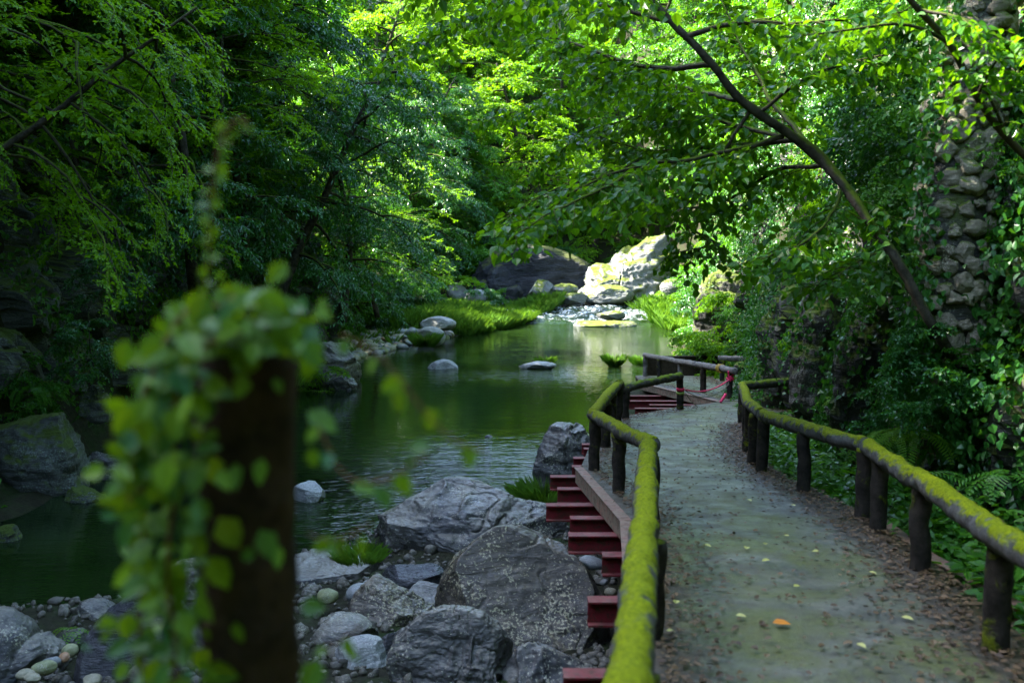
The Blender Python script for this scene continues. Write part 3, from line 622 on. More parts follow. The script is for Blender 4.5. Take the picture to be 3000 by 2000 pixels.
# big crags of the right hand cliff
for k, (bx, Y, lb) in enumerate([((2330, 850, 2500, 1270), 14.6, 'tall mossy grey crag leaning out of the cliff above the railing corner'), ((2470, 900, 2640, 1290), 12.2, 'dark split crag with a black cleft behind the fern'), ((2230, 860, 2360, 1130), 19.5, 'dark crag at the bend of the walkway'), ((2050, 820, 2200, 1000), 33, 'dark overhanging crag above the water on the right bank'), ((2420, 780, 2560, 1000), 15.5, 'pale crag above the ivy curtain')]):
    o = boulder(lb, bx, Y, M_CLIFFR, 150 + k, .9, cuts=14, rough=.16, grow=1.3, group='crags of the right cliff')
    crags.append(np.array([v.co[:] for v in o.data.vertices]) + np.array(o.location))

# cobbles of the gravel bank and among the near boulders
cob = [[rock_mesh('cobble', 1, rs.uniform(.75, 1), rs.uniform(.5, .7), 400 + k * 9 + j, M_COB[j], 3, 5, .05, smooth=True, dmin=.75) for k in range(2)] for j in range(4)]
def cobble(x, y, z, s, label, group):
    j = rs.choice(4, p=[.36, .36, .2, .08]); o = obj('cobble', cob[j][rs.randint(2)], loc=(x, y, z)); o.scale = (s, s, s); o.rotation_euler = (rs.uniform(-.3, .3), rs.uniform(-.3, .3), rs.uniform(0, 6.28)); tag(o, label, 'stone', group)
n = 0
while n < 290:
    Y = rs.uniform(34, 46); X = float(xL(Y)) - abs(rs.normal(0, 2.2)) + .25
    if X < -9.5: continue
    cobble(X, Y, max(gz(X, Y), -.02) + rs.uniform(0, .08), rs.uniform(.11, .30) * (1.3 if rs.rand() < .15 else 1), 'rounded river cobble on the gravel bank across the pool', 'cobbles of the gravel bank'); n += 1
near_px = [(960, 1745, 34, 'upright pale pebble beside the blue-grey slab'), (1050, 1735, 42, 'yellowish oblong stone leaning on the angular boulder'), (1130, 1722, 26, 'pale stone above the angular boulder'), (1090, 1712, 30, 'dark rounded stone above the angular boulder'), (1105, 1690, 16, 'pale pebble under the broad boulder'), (1100, 1625, 20, 'grey stone at the mossy tuft by the pool'), (990, 1635, 26, 'pale stone at the pool edge'),
           (1735, 1650, 40, 'pale rough stone in the gap beneath the beams'), (1770, 1705, 14, 'small yellowish stone in the gap beneath the beams'), (1790, 1735, 22, 'white stone in the gap beneath the beams'), (940, 1985, 34, 'long pale stone at the foot of the granite boulder'), (1115, 1893, 26, 'brown stone wedged by the granite boulder'), (925, 1950, 20, 'dull stone by the post foot'),
           (130, 1955, 36, 'orange oblong stone in the near left gravel'), (188, 1925, 20, 'reddish stone in the near left gravel'), (205, 1905, 26, 'pale greenish stone above the reddish one'), (150, 1940, 28, 'grey round stone behind the orange one'), (95, 1985, 24, 'white stone in the near left corner'), (75, 1975, 30, 'grey-green stone in the near left corner'), (270, 1992, 30, 'pale rounded stone at the foot of the wedge boulder'), (520, 1790, 22, 'pale stone among leaves left of the post'), (545, 1815, 26, 'grey stone among leaves left of the post'), (590, 1900, 30, 'large pale stone left of the post foot'), (480, 1810, 20, 'tan stone among leaves left of the post')]
for px, py, s, lb in near_px:
    p = atz(px, py, .42 if py > 1650 else .15); cobble(p[0], p[1], p[2], s / FPX * p[1] * 1.05, lb, 'stones between the near boulders')
b = MB(); U3, F3 = ico(2)
for k in range(5200):
    Y = rs.uniform(6.5, 16); X = rs.uniform(-8, 2.6)
    if X < float(xR(Y)) - .2: continue
    s = rs.uniform(.015, .06) * (1.8 if rs.rand() < .06 else 1); q = U3 * s * rs.uniform(.55, 1.3, 3) * (1 + .25 * rs.normal(size=(len(U3), 1)) * .5); q = q @ np.array(Matrix.Rotation(rs.uniform(0, 6.28), 3, 'Z')); b.add(q + (X, Y, max(gz(X, Y), 0) + s * .3), F3, rs.rand())
stuff('gravel', b.mesh('gravel', M_GRAVEL, True), 'loose gravel filling the gaps between the near boulders', 'gravel')

# masonry pier of rounded stones on the right cliff
b = MB(); U4, F4 = ico(4); pier_axis = [at(2800, 1080, 9.7), at(2790, 900, 9.6), at(2790, 640, 9.6), at(2840, 200, 9.8), at(2880, -60, 9.9)]; pa = resample(pier_axis, .17)
for k, c in enumerate(pa):
    r_ = np.interp(k / len(pa), [0, 1], [.37, .31])
    for j in range(13):
        a = 2 * math.pi * (j + .5 * (k % 2)) / 13 + rs.uniform(-.12, .12)
        s = rs.uniform(.060, .145); q0 = U4.copy()
        for _k in range(7):
            n_ = unit(rs.normal(size=3)); e_ = q0 @ n_ - rs.uniform(.55, .85); q0 = q0 - n_ * np.maximum(e_, 0)[:, None]
        q = q0 * np.array([s * rs.uniform(.8, 1.15), s, s * rs.uniform(.6, 1.1)]); q = q + unit(U4) * (.016 * fbm(U4 * 2 + k + j, 3, k * 14 + j))[:, None]
        nn = np.array([math.cos(a), math.sin(a), 0]); q = q - nn * ((q @ nn) * .45)[:, None]
        b.add(q + c + np.array([r_ * math.cos(a), r_ * math.sin(a), rs.uniform(-.06, .06)]), F4, rs.rand())
t = empty('stone_pier', pier_axis[0]); tag(t, 'tall pier of rounded mortared stones rising against the cliff', 'pier')
me = b.mesh('stonework', M_MASON, True); o = obj('stonework', me, t); o.location = -pier_axis[0]
V, F = tube(pa, np.linspace(.36, .30, len(pa)), 20); o = obj('mortar_core', mesh('mortar_core', V, F, M_CLIFFR, True), t); o.location = -pier_axis[0]

# ------------------------------------------------------------------ foliage
def rand_unit(n, r): return unit(r.normal(size=(n, 3)))
def twig_leaves(LV, path, sp, L, W, r, flat=.35, droop=.25, vb=.5, vs=.25, start=.15, side_ang=.9):
    P = resample(path, sp); n = len(P); k0 = int(n * start); P = P[k0:]; n = len(P)
    if n < 2: return
    T = unit(np.gradient(P, axis=0)); up = unit(np.array([0, 0, 1.0]) + flat * r.normal(size=(n, 3)))
    S = unit(np.cross(T, up)); sg = np.where(np.arange(n) % 2 == 0, 1.0, -1.0)[:, None]
    D = unit(T * math.cos(side_ang) + S * sg * math.sin(side_ang) + .25 * r.normal(size=(n, 3)) - np.array([0, 0, droop]))
    l = L * r.uniform(.65, 1.2, n); wv = W * r.uniform(.8, 1.2, n)
    LV.add(P, D, up, l, wv, np.clip(vb + vs * r.normal(size=n), 0, 1))
def limb(start, d, length, r, n=10, grav=-.12, wob=.12):
    p = [np.array(start, float)]; d = unit(np.array(d, float)); st = length / n
    for k in range(n):
        d = unit(d + wob * r.normal(size=3) + np.array([0, 0, grav / n * 3])); p.append(p[-1] + d * st)
    return np.array(p)
def dress(LV, WB, path, r, tw, ntw, sp, L, W, flat, droop, rad, vb=.5, twig_r=.006, start=.2, sub=True):
    """side twigs with leaves along a limb, all lying in a loose horizontal layer"""
    T = unit(np.gradient(path, axis=0)); n = len(path)
    for k in range(ntw):
        s = start + (1 - start) * (k + r.rand()) / ntw; i = min(n - 1, int(s * (n - 1))); f = s * (n - 1) - i
        p = path[i] + (path[min(i + 1, n - 1)] - path[i]) * f
        S = unit(np.cross(T[i], (0, 0, 1.0)) + 1e-6); sg = 1 if k % 2 else -1
        d = unit(T[i] * r.uniform(.35, .9) + S * sg * r.uniform(.5, 1) + np.array([0, 0, r.uniform(-.15, .25)]))
        ln = tw * (1.15 - .6 * s) * r.uniform(.6, 1.25)
        tp = limb(p, d, ln, r, 5, -.35 * droop * 2, .14); vv = np.clip(vb + .18 * r.normal(), 0, 1)
        if WB is not None: WB.add(*tube(tp, np.linspace(twig_r, twig_r * .4, len(tp)), 3, False))
        twig_leaves(LV, tp, sp, L, W, r, flat, droop, vv)
        if sub:
            for q in range(2):
                j = r.randint(1, 4); S2 = unit(np.cross(unit(tp[j + 1] - tp[j]), (0, 0, 1.0)) + 1e-6) * (1 if q else -1)
                tp2 = limb(tp[j], unit(unit(tp[j + 1] - tp[j]) * .7 + S2 * .8), ln * .55, r, 4, -.3 * droop * 2, .14)
                twig_leaves(LV, tp2, sp, L, W, r, flat, droop, np.clip(vv + .1 * r.normal(), 0, 1), start=0)
    twig_leaves(LV, path[int(n * .6):], sp, L, W, r, flat, droop, vb)
def tree_meshes(kind, seed, H, Rr, nl, m, L, W, sp, tw, ntw, flat, droop, elev=(0, .7), lo=.25, bark=None, leafkw={}, trunk_r=.16):
    r = np.random.RandomState(seed); LV = Leaves(); WB = MB(); br = MB()
    tp = smoothpath(limb((0, 0, -.6), (r.normal() * .08, r.normal() * .08, 1), H * .92 + .6, r, 7, 0, .09), .35)
    WB.add(*tube(tp, trunk_r * np.linspace(1.15, .25, len(tp)), 9))
    for k in range(nl):
        f = lo + (1 - lo) * (k + r.rand() * .6) / nl; p = tp[min(len(tp) - 1, int(f * (len(tp) - 1)))]
        az = k * 2.4 + r.normal() * .4; el = r.uniform(*elev); g = math.sin(math.pi * (.22 + .70 * (f - lo) / (1 - lo)))
        ln = Rr * g * r.uniform(.75, 1.2)
        lp = limb(p, (math.cos(az) * math.cos(el), math.sin(az) * math.cos(el), math.sin(el)), ln, r, 9, -.35, .10)
        WB.add(*tube(lp, np.linspace(trunk_r * .38, .012, len(lp)), 5, False))
        vb = np.clip(.5 + .16 * r.normal(), .1, .9)
        dress(LV, None, lp, r, tw, ntw, sp, L, W, flat, droop, 0, vb)
        for q in range(2):
            j = r.randint(3, 7); a2 = az + (1 if q else -1) * r.uniform(.4, .9)
            lp2 = limb(lp[j], (math.cos(a2), math.sin(a2), .15), ln * .55, r, 6, -.3, .1)
            WB.add(*tube(lp2, np.linspace(.03, .008, len(lp2)), 4, False)); dress(LV, None, lp2, r, tw * .8, int(ntw * .6), sp, L, W, flat, droop, 0, vb)
    return WB.mesh('trunk', bark or M_BARK, True), LV.mesh('crown', m, **leafkw)
EVER = [tree_meshes('e', 10 + k, 9, 3.6, 22, M_EVER, .15, .030, .055, .95, 12, .45, .3, (.0, .6), .2, leafkw=dict(w1=.8, w2=.85, fold=.2)) for k in range(3)]
MAPLE = [tree_meshes('m', 20 + k, 8, 4.2, 22, M_MAPLE, .10, .034, .045, .95, 12, .25, .12, (-.1, .45), .25, leafkw=dict(w1=1, w2=.6, fold=.1), trunk_r=.11) for k in range(3)]
MIDT = [tree_meshes('d', 30 + k, 10, 4.0, 24, M_MID, .13, .042, .060, 1.0, 12, .4, .22, (.0, .6), .2, leafkw=dict(w1=1, w2=.7)) for k in range(3)]
FAR = [tree_meshes('f', 40 + k, 12, 5.2, 26, (M_MAPLE, M_MID, M_MAPLE)[k], .16, .058, .078, 1.3, 13, .35, .2, (.0, .55), .12, trunk_r=.2) for k in range(3)]
SHRUB = [tree_meshes('s', 50 + k, 1.9, 1.7, 11, (M_MID, M_EVER, M_MAPLE)[k], .11, .034, .05, .7, 9, .4, .25, (-.1, .7), .08, trunk_r=.03) for k in range(3)]
def plant_tree(pair, x, y, z, s, label, cat='tree', name='tree', group=None, rz=None, tilt=(0, 0), trunk=True):
    t = empty(name, (x, y, z)); t.scale = (s, s, s * rs.uniform(.92, 1.1)); t.rotation_euler = (tilt[0], tilt[1], rs.uniform(0, 6.28) if rz is None else rz)
    if trunk: obj('trunk', pair[0], t)
    obj('crown', pair[1], t); return tag(t, label, cat, group)

rs.seed(101)
GE = 'evergreens on the shaded slope'; GM = 'maples over the shaded slope'; GD = 'broadleaf trees on the shaded slope'
LE = 'dark glossy evergreen tree on the shaded slope across the river'; LM = 'yellow-green maple spreading flat sprays over the shaded slope'; LD = 'mid green broadleaf tree on the shaded slope across the river'
left = []
for k in range(92):
    for _ in range(60):
        Y = rs.uniform(-8, 54) if k % 4 == 0 else rs.uniform(13, 54); d = rs.uniform(1.8, 17); X = float(xL(Y)) - d  # widened range puts some trees out of view, added for near shade
        if Y > 36: X -= 2.5
        if Y > 43: X -= 5
        if all((X - a) ** 2 + (Y - b_) ** 2 > 2.2 ** 2 for a, b_ in left): break
    left.append((X, Y)); q = rs.rand(); z = gz(X, Y) - .2; bs_ = 1.2 if Y < 36 else .9
    if q < .48: plant_tree(EVER[k % 3], X, Y, z, bs_ * rs.uniform(.85, 1.2), LE, group=GE, name='evergreen_tree')
    elif q < .74: plant_tree(MAPLE[k % 3], X, Y, z, bs_ * rs.uniform(.8, 1.15), LM, group=GM, name='maple_tree')
    else: plant_tree(MIDT[k % 3], X, Y, z, bs_ * rs.uniform(.85, 1.2), LD, group=GD, name='broadleaf_tree')
for k in range(34):  # trees added to shade the near river; shorter band lets sun through
    Y = -10 + 46 * (k + rs.rand()) / 34; X = float(xL(Y)) - (3.0, 8.5, 13)[k % 3] - rs.uniform(0, 2)
    plant_tree((MIDT, EVER)[k % 2][k % 3], X, Y, gz(X, Y) - .3, rs.uniform(.95, 1.12) if 13.5 < Y < 21 else rs.uniform(1.15, 1.5), 'tall tree added high on the left slope to shade the near river', group='shade trees added on the left slope', name='shade_tree')
# trees that stand out
rs.seed(102)
plant_tree(MAPLE[0], *at(-300, 640, 15.5), .75, 'bright yellow-green maple leaning in from the left edge', name='maple_tree', tilt=(0, .75), rz=.4)
plant_tree(MAPLE[1], *at(620, 560, 26), .8, 'light green maple with pale branches high on the left slope', name='maple_tree', tilt=(0, .2))
plant_tree(EVER[0], *at(560, 790, 24), .85, 'dark evergreen rooted on the mossy cliff edge with thick crooked roots', name='evergreen_tree', tilt=(.0, .12))
plant_tree(EVER[1], *at(800, 880, 30), .95, 'broad glossy evergreen hanging its branches low over the pool', name='evergreen_tree', tilt=(0, .22))
plant_tree(EVER[2], *at(1000, 900, 36), .95, 'glossy evergreen standing behind the gravel bank', name='evergreen_tree', tilt=(0, .1))
plant_tree(MAPLE[2], *at(1100, 890, 41), .95, 'fine-leaved maple above the reed bed', name='maple_tree', tilt=(0, .15))
plant_tree(MIDT[1], *at(1190, 850, 63), .85, 'drooping green tree beside the dark hollow', name='broadleaf_tree')
for k in range(60):
    Y = rs.uniform(14, 60); X = float(xL(Y)) - rs.uniform(.6, 6) - (2.5 if Y > 36 else 0)
    if Y < 25 and float(xL(Y)) - X < 3.2: X = float(xL(Y)) - 3.2 - rs.uniform(0, 2)
    plant_tree(SHRUB[k % 3], X, Y, gz(X, Y) - .1, rs.uniform(.7, 1.3), 'leafy shrub in the undergrowth of the shaded slope', 'shrub', 'shrub', 'shrubs on the shaded slope', trunk=False)
for k, (x, y) in enumerate([(-6.5, 60), (-9.5, 64), (-5.0, 67), (-11, 68), (-8, 71)]):
    plant_tree((EVER, MIDT)[k % 2][k % 3], x, y, gz(x, y) - .2, 1.25, 'dark tree above the hollow beside the dark boulder', group='trees around the dark hollow', name='evergreen_tree', tilt=(0, .12))
rs.seed(103)
for k, (px, py, Y) in enumerate([(1050, 860, 45), (1185, 850, 63), (980, 840, 46), (1110, 700, 66), (1000, 640, 54), (1290, 840, 68)]):
    p = at(px, py, Y); plant_tree((EVER, MAPLE, MIDT)[k % 3][k % 3], p[0], p[1], gz(p[0], p[1]) - .2, (1.0, .95, 1.1)[k % 3], ('glossy evergreen', 'light maple', 'broad green tree')[k % 3] + ' in the row of trees behind the reed bed', group='trees behind the reed bed', name='riverside_tree', tilt=(0, .1))
# right bank
rb = []
for k in range(30):
    for _ in range(60):
        Y = rs.uniform(17, 66); X = 5.6 + float(cshift(Y)) + rs.uniform(0, 11)
        if all((X - a) ** 2 + (Y - b_) ** 2 > 2.4 ** 2 for a, b_ in rb): break
    rb.append((X, Y)); z = gz(X, Y) - .2
    pr = (MIDT, MAPLE, MIDT, EVER)[k % 4][k % 3]
    plant_tree(pr, X, Y, z, rs.uniform(.75, 1.1), 'green broadleaf tree above the right bank cliff', group='trees above the right cliff', name='broadleaf_tree', tilt=(0, -.18))
for k in range(44):
    Y = rs.uniform(20, 64); X = 4.6 + float(cshift(Y)) + rs.uniform(-.4, 2.2)
    plant_tree(SHRUB[(0, 2, 0, 1)[k % 4]], X, Y, gz(X, Y) - .1, rs.uniform(.6, 1.2), 'leafy shrub clinging to the right bank cliff', 'shrub', 'shrub', 'shrubs on the right bank', trunk=False)
for k in range(40):  # forest behind the camera and above the cliff, added against frontal sky light
    if k < 24: X = rs.uniform(-16, 14); Y = rs.uniform(-22, -5)
    else: Y = rs.uniform(-6, 18); X = 7.5 + rs.uniform(0, 9)
    plant_tree((MIDT, EVER)[k % 2][k % 3], X, Y, gz(X, Y) - .3, rs.uniform(1.1, 1.5), 'tall tree of the forest around the start of the walkway, added to block sky light', group='trees around the start of the walkway', name='shade_tree')
for px, py in ((2740, 1020), (2850, 990), (2930, 1020), (2680, 1080), (2990, 880), (2990, 640), (3000, 420)):
    p = at(px, py, 9.3); plant_tree(SHRUB[(0, 1)[px % 3 % 2]], p[0] + .1, p[1], p[2] - .3, .36, 'leafy shrub crowding round the stone pier', 'shrub', 'shrub', 'shrubs round the stone pier', tilt=(.3, -.5), trunk=False)
for px, py, Y in ((2590, 300, 11.6), (2620, 430, 11.2), (2580, 560, 11.4), (2660, 190, 11), (2540, 400, 12.5), (2600, 120, 12)):
    p = at(px, py, Y); plant_tree(SHRUB[(0, 1)[py % 20 // 10]], p[0] + .25, p[1], p[2] - .3, .6, 'leafy shrub hanging from the rock beside the stone pier', 'shrub', 'shrub', 'shrubs hanging beside the stone pier', tilt=(0, -.8), trunk=False)
for k in range(22):
    Y = rs.uniform(5.5, 22); zz_ = rs.uniform(1.2, 8.5); X = 4.5 + float(cshift(Y)) + max(zz_ - 1.5, 0) * .2
    plant_tree(SHRUB[(0, 2, 1)[k % 3]], X, Y, zz_, rs.uniform(.35, .7), 'leafy shrub rooted in the near cliff face above the railing', 'shrub', 'shrub', 'shrubs in the near cliff face', tilt=(0, -.9), trunk=False)
# far hillside that closes the valley
rs.seed(104)
fb = []
for k in range(150):
    for _ in range(60):
        Y = rs.uniform(69, 118); X = rs.uniform(-.55, .55) * Y
        if all((X - a) ** 2 + (Y - b_) ** 2 > 3.4 ** 2 for a, b_ in fb): break
    fb.append((X, Y))
    plant_tree(FAR[k % 3], X, Y, gz(X, Y) - .3, rs.uniform(.85, 1.2), 'sunlit tree on the hillside that closes the valley', group='trees on the far hillside', name='hillside_tree')
for k in range(60):
    Y = rs.uniform(64, 82); X = rs.uniform(-14, 22)
    if 1.5 < X < 10 and Y < 66: continue
    plant_tree(SHRUB[k % 3], X, Y, gz(X, Y) - .1, rs.uniform(1.2, 2.0), 'bright shrub behind the boulders at the valley head', 'shrub', 'shrub', 'shrubs behind the boulders', trunk=False)

# leaning tree on the right: trunk and branches reaching over the path and river
r = np.random.RandomState(77); WB = MB(); LV = Leaves()
def P_(*pts): return np.array([at(*p) for p in pts])
base = at(2800, 1050, 9.3)
trunk = smoothpath(P_((2960, 1330, 10.2), (2850, 1180, 9.7), (2800, 1060, 9.3), (2745, 950, 9.1), (2610, 740, 9.2), (2475, 545, 9.7), (2370, 430, 10.0), (2220, 340, 9.9), (2080, 190, 9.8), (1960, 60, 9.8), (1880, -40, 9.8), (1780, -250, 10), (1600, -480, 10.5)), .12)
trunk += .035 * np.stack([fbm(trunk * 1.1, 2, k + 40) for k in range(3)], -1) + .018 * np.stack([fbm(trunk * 2, 3, k) for k in range(3)], -1)
WB.add(*tube(trunk, np.interp(np.linspace(0, 1, len(trunk)), [0, .35, .5, .65, 1], [.050, .047, .053, .038, .024]) * (1 + .16 * vnoise(trunk * 3.0, 5) + .12 * vnoise(trunk * 8.0, 6)), 12))
limbs = [([(2330, 410, 10.0), (2200, 420, 10.6), (2050, 435, 11.2), (1900, 450, 12), (1760, 400, 12.6)], .035), ([(2290, 400, 10), (2150, 440, 9.8), (2000, 470, 9.7), (1860, 490, 9.6), (1700, 540, 9.4), (1590, 640, 9.2)], .03),
         ([(2420, 490, 10), (2280, 480, 11), (2160, 580, 11.2), (2010, 620, 11.4), (1850, 560, 11.8)], .03), ([(2010, 655, 11.4), (2100, 720, 11), (1990, 740, 11)], .015), ([(1860, 500, 9.6), (1740, 570, 9.0), (1620, 620, 8.7), (1510, 690, 8.4)], .018), ([(1900, 450, 12), (1760, 520, 11), (1600, 560, 10.5), (1480, 640, 10.2)], .02), ([(2080, 190, 9.8), (1900, 210, 11), (1700, 130, 12.5), (1500, 80, 13.5), (1380, 75, 14)], .035),
         ([(2160, 290, 9.9), (2000, 260, 12), (1850, 220, 14), (1700, 270, 15.5), (1400, 360, 16.5)], .03), ([(1960, 60, 9.8), (1800, 20, 10.5), (1600, -20, 11.5), (1350, 60, 12.5), (1120, 180, 13)], .03), ([(2000, 110, 9.8), (2150, 60, 9.6), (2400, 70, 9.4), (2650, 40, 9.3)], .03),
         ([(2220, 340, 9.9), (2330, 240, 9.7), (2480, 180, 9.5), (2640, 160, 9.2)], .022), ([(2470, 540, 10.1), (2440, 640, 9.6), (2350, 720, 9.3), (2230, 760, 9)], .02), ([(2600, 730, 10.2), (2520, 760, 9.8), (2420, 830, 9.4)], .016), ([(2370, 430, 10), (2260, 300, 11), (2180, 150, 12), (2100, -40, 13)], .03),
         ([(2290, 400, 10), (2100, 350, 11), (1900, 330, 12.5), (1700, 390, 13.5), (1560, 520, 14)], .026), ([(1880, -40, 9.8), (1750, -60, 9), (1500, -80, 8.6), (1250, -60, 8.4)], .03), ([(2200, 330, 9.9), (2050, 560, 10.2), (1920, 600, 10.4), (1800, 620, 10.6)], .02)]
for pts, rad in limbs:
    lp = smoothpath(P_(*pts), .12); lp += .02 * np.stack([fbm(lp * 3, 3, k + 3) for k in range(3)], -1)
    WB.add(*tube(lp, np.linspace(rad, .008, len(lp)), 6, False))
    ln = np.linalg.norm(np.diff(lp, axis=0), axis=1).sum()
    dress(LV, WB, lp, r, .68, int(ln * 12), .07, .105, .040, .45, .35, 0, .55, .006, .12)
t = empty('leaning_tree', base); tag(t, 'dark tree leaning out from the right cliff across the view with broad green leaves', 'tree')
o = obj('trunk', WB.mesh('trunk', M_BARK, True), t); o.location = -base
o = obj('crown', LV.mesh('crown', M_BROAD, w1=1.0, w2=.72, fold=.15), t); o.location = -base
# second slim trunk crossing in front of the pier
WB = MB(); LV = Leaves(); r = np.random.RandomState(5); b0 = at(3080, 520, 7.5)
tp = smoothpath(P_((3080, 520, 7.5), (2960, 420, 7.4), (2860, 290, 7.3), (2790, 130, 7.2), (2690, 30, 7.1), (2600, -80, 7)), .1)
WB.add(*tube(tp, np.linspace(.032, .020, len(tp)), 8))
for pts in ([(2860, 290, 7.3), (2900, 200, 7), (2960, 130, 6.8)], [(2790, 130, 7.2), (2660, 60, 7), (2480, 90, 7), (2300, 110, 7.2)], [(2690, 30, 7.1), (2820, 50, 6.9), (2950, 120, 6.8)], [(2960, 420, 7.4), (2920, 330, 7.3), (2860, 200, 7.0)]):
    lp = smoothpath(P_(*pts), .1); WB.add(*tube(lp, np.linspace(.016, .005, len(lp)), 5, False)); dress(LV, WB, lp, r, .4, 10, .07, .085, .03, .45, .35, 0, .5, .004)
t = empty('slim_tree', b0); tag(t, 'slim dark stem crossing in front of the stone pier', 'tree')
o = obj('trunk', WB.mesh('trunk', M_BARK, True), t); o.location = -b0
o = obj('crown', LV.mesh('crown', M_BROAD, w1=1.0, w2=.72), t); o.location = -b0

# ivy on the right cliff, mixed green cover on the left one
def cover(V, n, mask, side, L, W, r, off=.06):
    P = V[r.randint(0, len(V), n * 3)] + r.normal(size=(n * 3, 3)) * np.array([.05, .08, .08])
    P = P[mask(P) > r.uniform(-.25, .35, len(P))][:n]; k = len(P)
    P[:, 0] -= side * r.uniform(.0, off * 3, k)
    N = unit(np.array([-side, -.35, .45]) + .45 * r.normal(size=(k, 3))); T = unit(np.array([-.2 * side, 0, -1.0]) + .55 * r.normal(size=(k, 3)))
    LV = Leaves(); LV.add(P, T, N, L * r.uniform(.6, 1.25, k), W * r.uniform(.8, 1.2, k), np.clip(.5 + .25 * r.normal(size=k), 0, 1)); return LV
r = np.random.RandomState(31)
LV = cover(VCR, 105000, lambda P: fbm(P * np.array([.6, .6, .35]), 4, 8) + .02, 1, .085, .036, r, .12)
VC = np.concatenate(crags); LC = cover(VC, 3600, lambda P: fbm(P * np.array([1.1, 1.1, .6]), 4, 9) - .05, 1, .08, .034, r, .05)
for q_ in 'PTNLWv': getattr(LV, q_).extend(getattr(LC, q_))
stuff('ivy', LV.mesh('ivy', M_IVY, w1=1., w2=.7), 'ivy and creepers draped over the right hand cliff', 'ivy')
LV = cover(VCL, 15000, lambda P: fbm(P * .5, 4, 18) - .25, -1, .13, .05, r, .15)
stuff('creeper', LV.mesh('creeper', M_HERB, w1=1., w2=.7), 'scattered creepers and small plants on the left cliff', 'creeper')

# herbs in the gully between railing and cliff
LV = Leaves(); r = np.random.RandomState(41)
for k in range(1700):
    Y = r.uniform(3.0, 20) ; e = float(np.interp(Y, [p[1] for p in REDGE], [p[0] for p in REDGE])); X = e + .08 + abs(r.normal(0, .55))
    z = max(gz(X, Y), pathz(Y) - .5 + .3 * (X - e)); h = r.uniform(.15, .65); n = r.randint(6, 14)
    a = r.uniform(0, 6.28, n); hh = r.uniform(.3, 1, n) * h
    P = np.stack([X + .05 * np.cos(a), Y + .05 * np.sin(a), z + hh], -1)
    T = np.stack([np.cos(a), np.sin(a), r.uniform(-.5, .4, n)], -1); N = unit(np.array([0, 0, 1.0]) + .3 * r.normal(size=(n, 3)))
    LV.add(P, T, N, r.uniform(.07, .14), r.uniform(.028, .045), np.clip(.5 + .3 * r.normal(size=n), 0, 1))
stuff('undergrowth', LV.mesh('undergrowth', M_HERB, w1=1., w2=.7), 'leafy green undergrowth between the cliff side railing and the cliff', 'undergrowth')

r = np.random.RandomState(43)
PV = np.concatenate([pa[r.randint(0, len(pa), 900)] + np.stack([-.40 + .09 * r.normal(size=900), -.2 + .12 * r.normal(size=900), .08 * r.normal(size=900)], -1),
                     pa[r.randint(0, len(pa), 700)] + np.stack([.50 + .2 * r.normal(size=700), -.3 + .15 * r.normal(size=700), .08 * r.normal(size=700)], -1)]); k = len(PV)
LV = Leaves(); LV.add(PV, unit(np.array([-.1, -.2, -1.0]) + .6 * r.normal(size=(k, 3))), unit(np.array([-.5, -.8, .5]) + .4 * r.normal(size=(k, 3))), r.uniform(.05, .10, k), r.uniform(.02, .04, k), np.clip(.55 + .25 * r.normal(size=k), 0, 1))
stuff('pier_ivy', LV.mesh('pier_ivy', M_IVY, w1=1., w2=.7), 'ivy creeping up both edges of the stone pier', 'ivy')
# ferns
def fern(px, py, Y, label, s=.6, nf=9, m=M_FERN, zoff=0):
    c = at(px, py, Y); LV = Leaves(); r = np.random.RandomState(int(px + py))
    for k in range(nf):
        a = 6.28 * k / nf + r.uniform(-.3, .3); fp = limb((0, 0, 0), (math.cos(a), math.sin(a), r.uniform(.5, .9)), s * r.uniform(.75, 1.15), r, 14, -.62, .04)
        T = unit(np.gradient(fp, axis=0)); fr_ = resample(fp, .03)[2:]; T = unit(np.gradient(fr_, axis=0)); n = len(fr_); S = unit(np.cross(T, (0, 0, 1.0)))
        for sg in (1, -1):
            sc_ = np.sin(np.linspace(.6, 3.0, n)) * .15 * s + .008
            LV.add(fr_, S * sg + T * .4, np.cross(S, T), sc_, .010, np.clip(.5 + .2 * r.normal(size=n), 0, 1))
    o = obj('fern', LV.mesh('fern', m, fold=.0, bend=.2)); o.location = c; return tag(o, label, 'fern')
fern(2650, 1275, 9.6, 'bright yellow-green fern arching over the cliff side railing', .8, 14)
fern(2700, 1400, 8.4, 'blue-green fern below the bright one beside the railing', .55, 10, M_HERB)
fern(2480, 1180, 13, 'small fern at the foot of the mossy crag', .5)
fern(215, 1850, 10.3, 'small fern growing between the left shore boulders', .28, 8)
fern(90, 1140, 18.6, 'dark fern hanging from the left cliff', .9, 12, M_HERB)
fern(300, 1215, 19.5, 'low dark fern above the left shore rocks', .7, 10, M_HERB)
fern(2950, 1400, 7.0, 'drooping fern in the shade at the right edge', .4, 10, M_HERB)

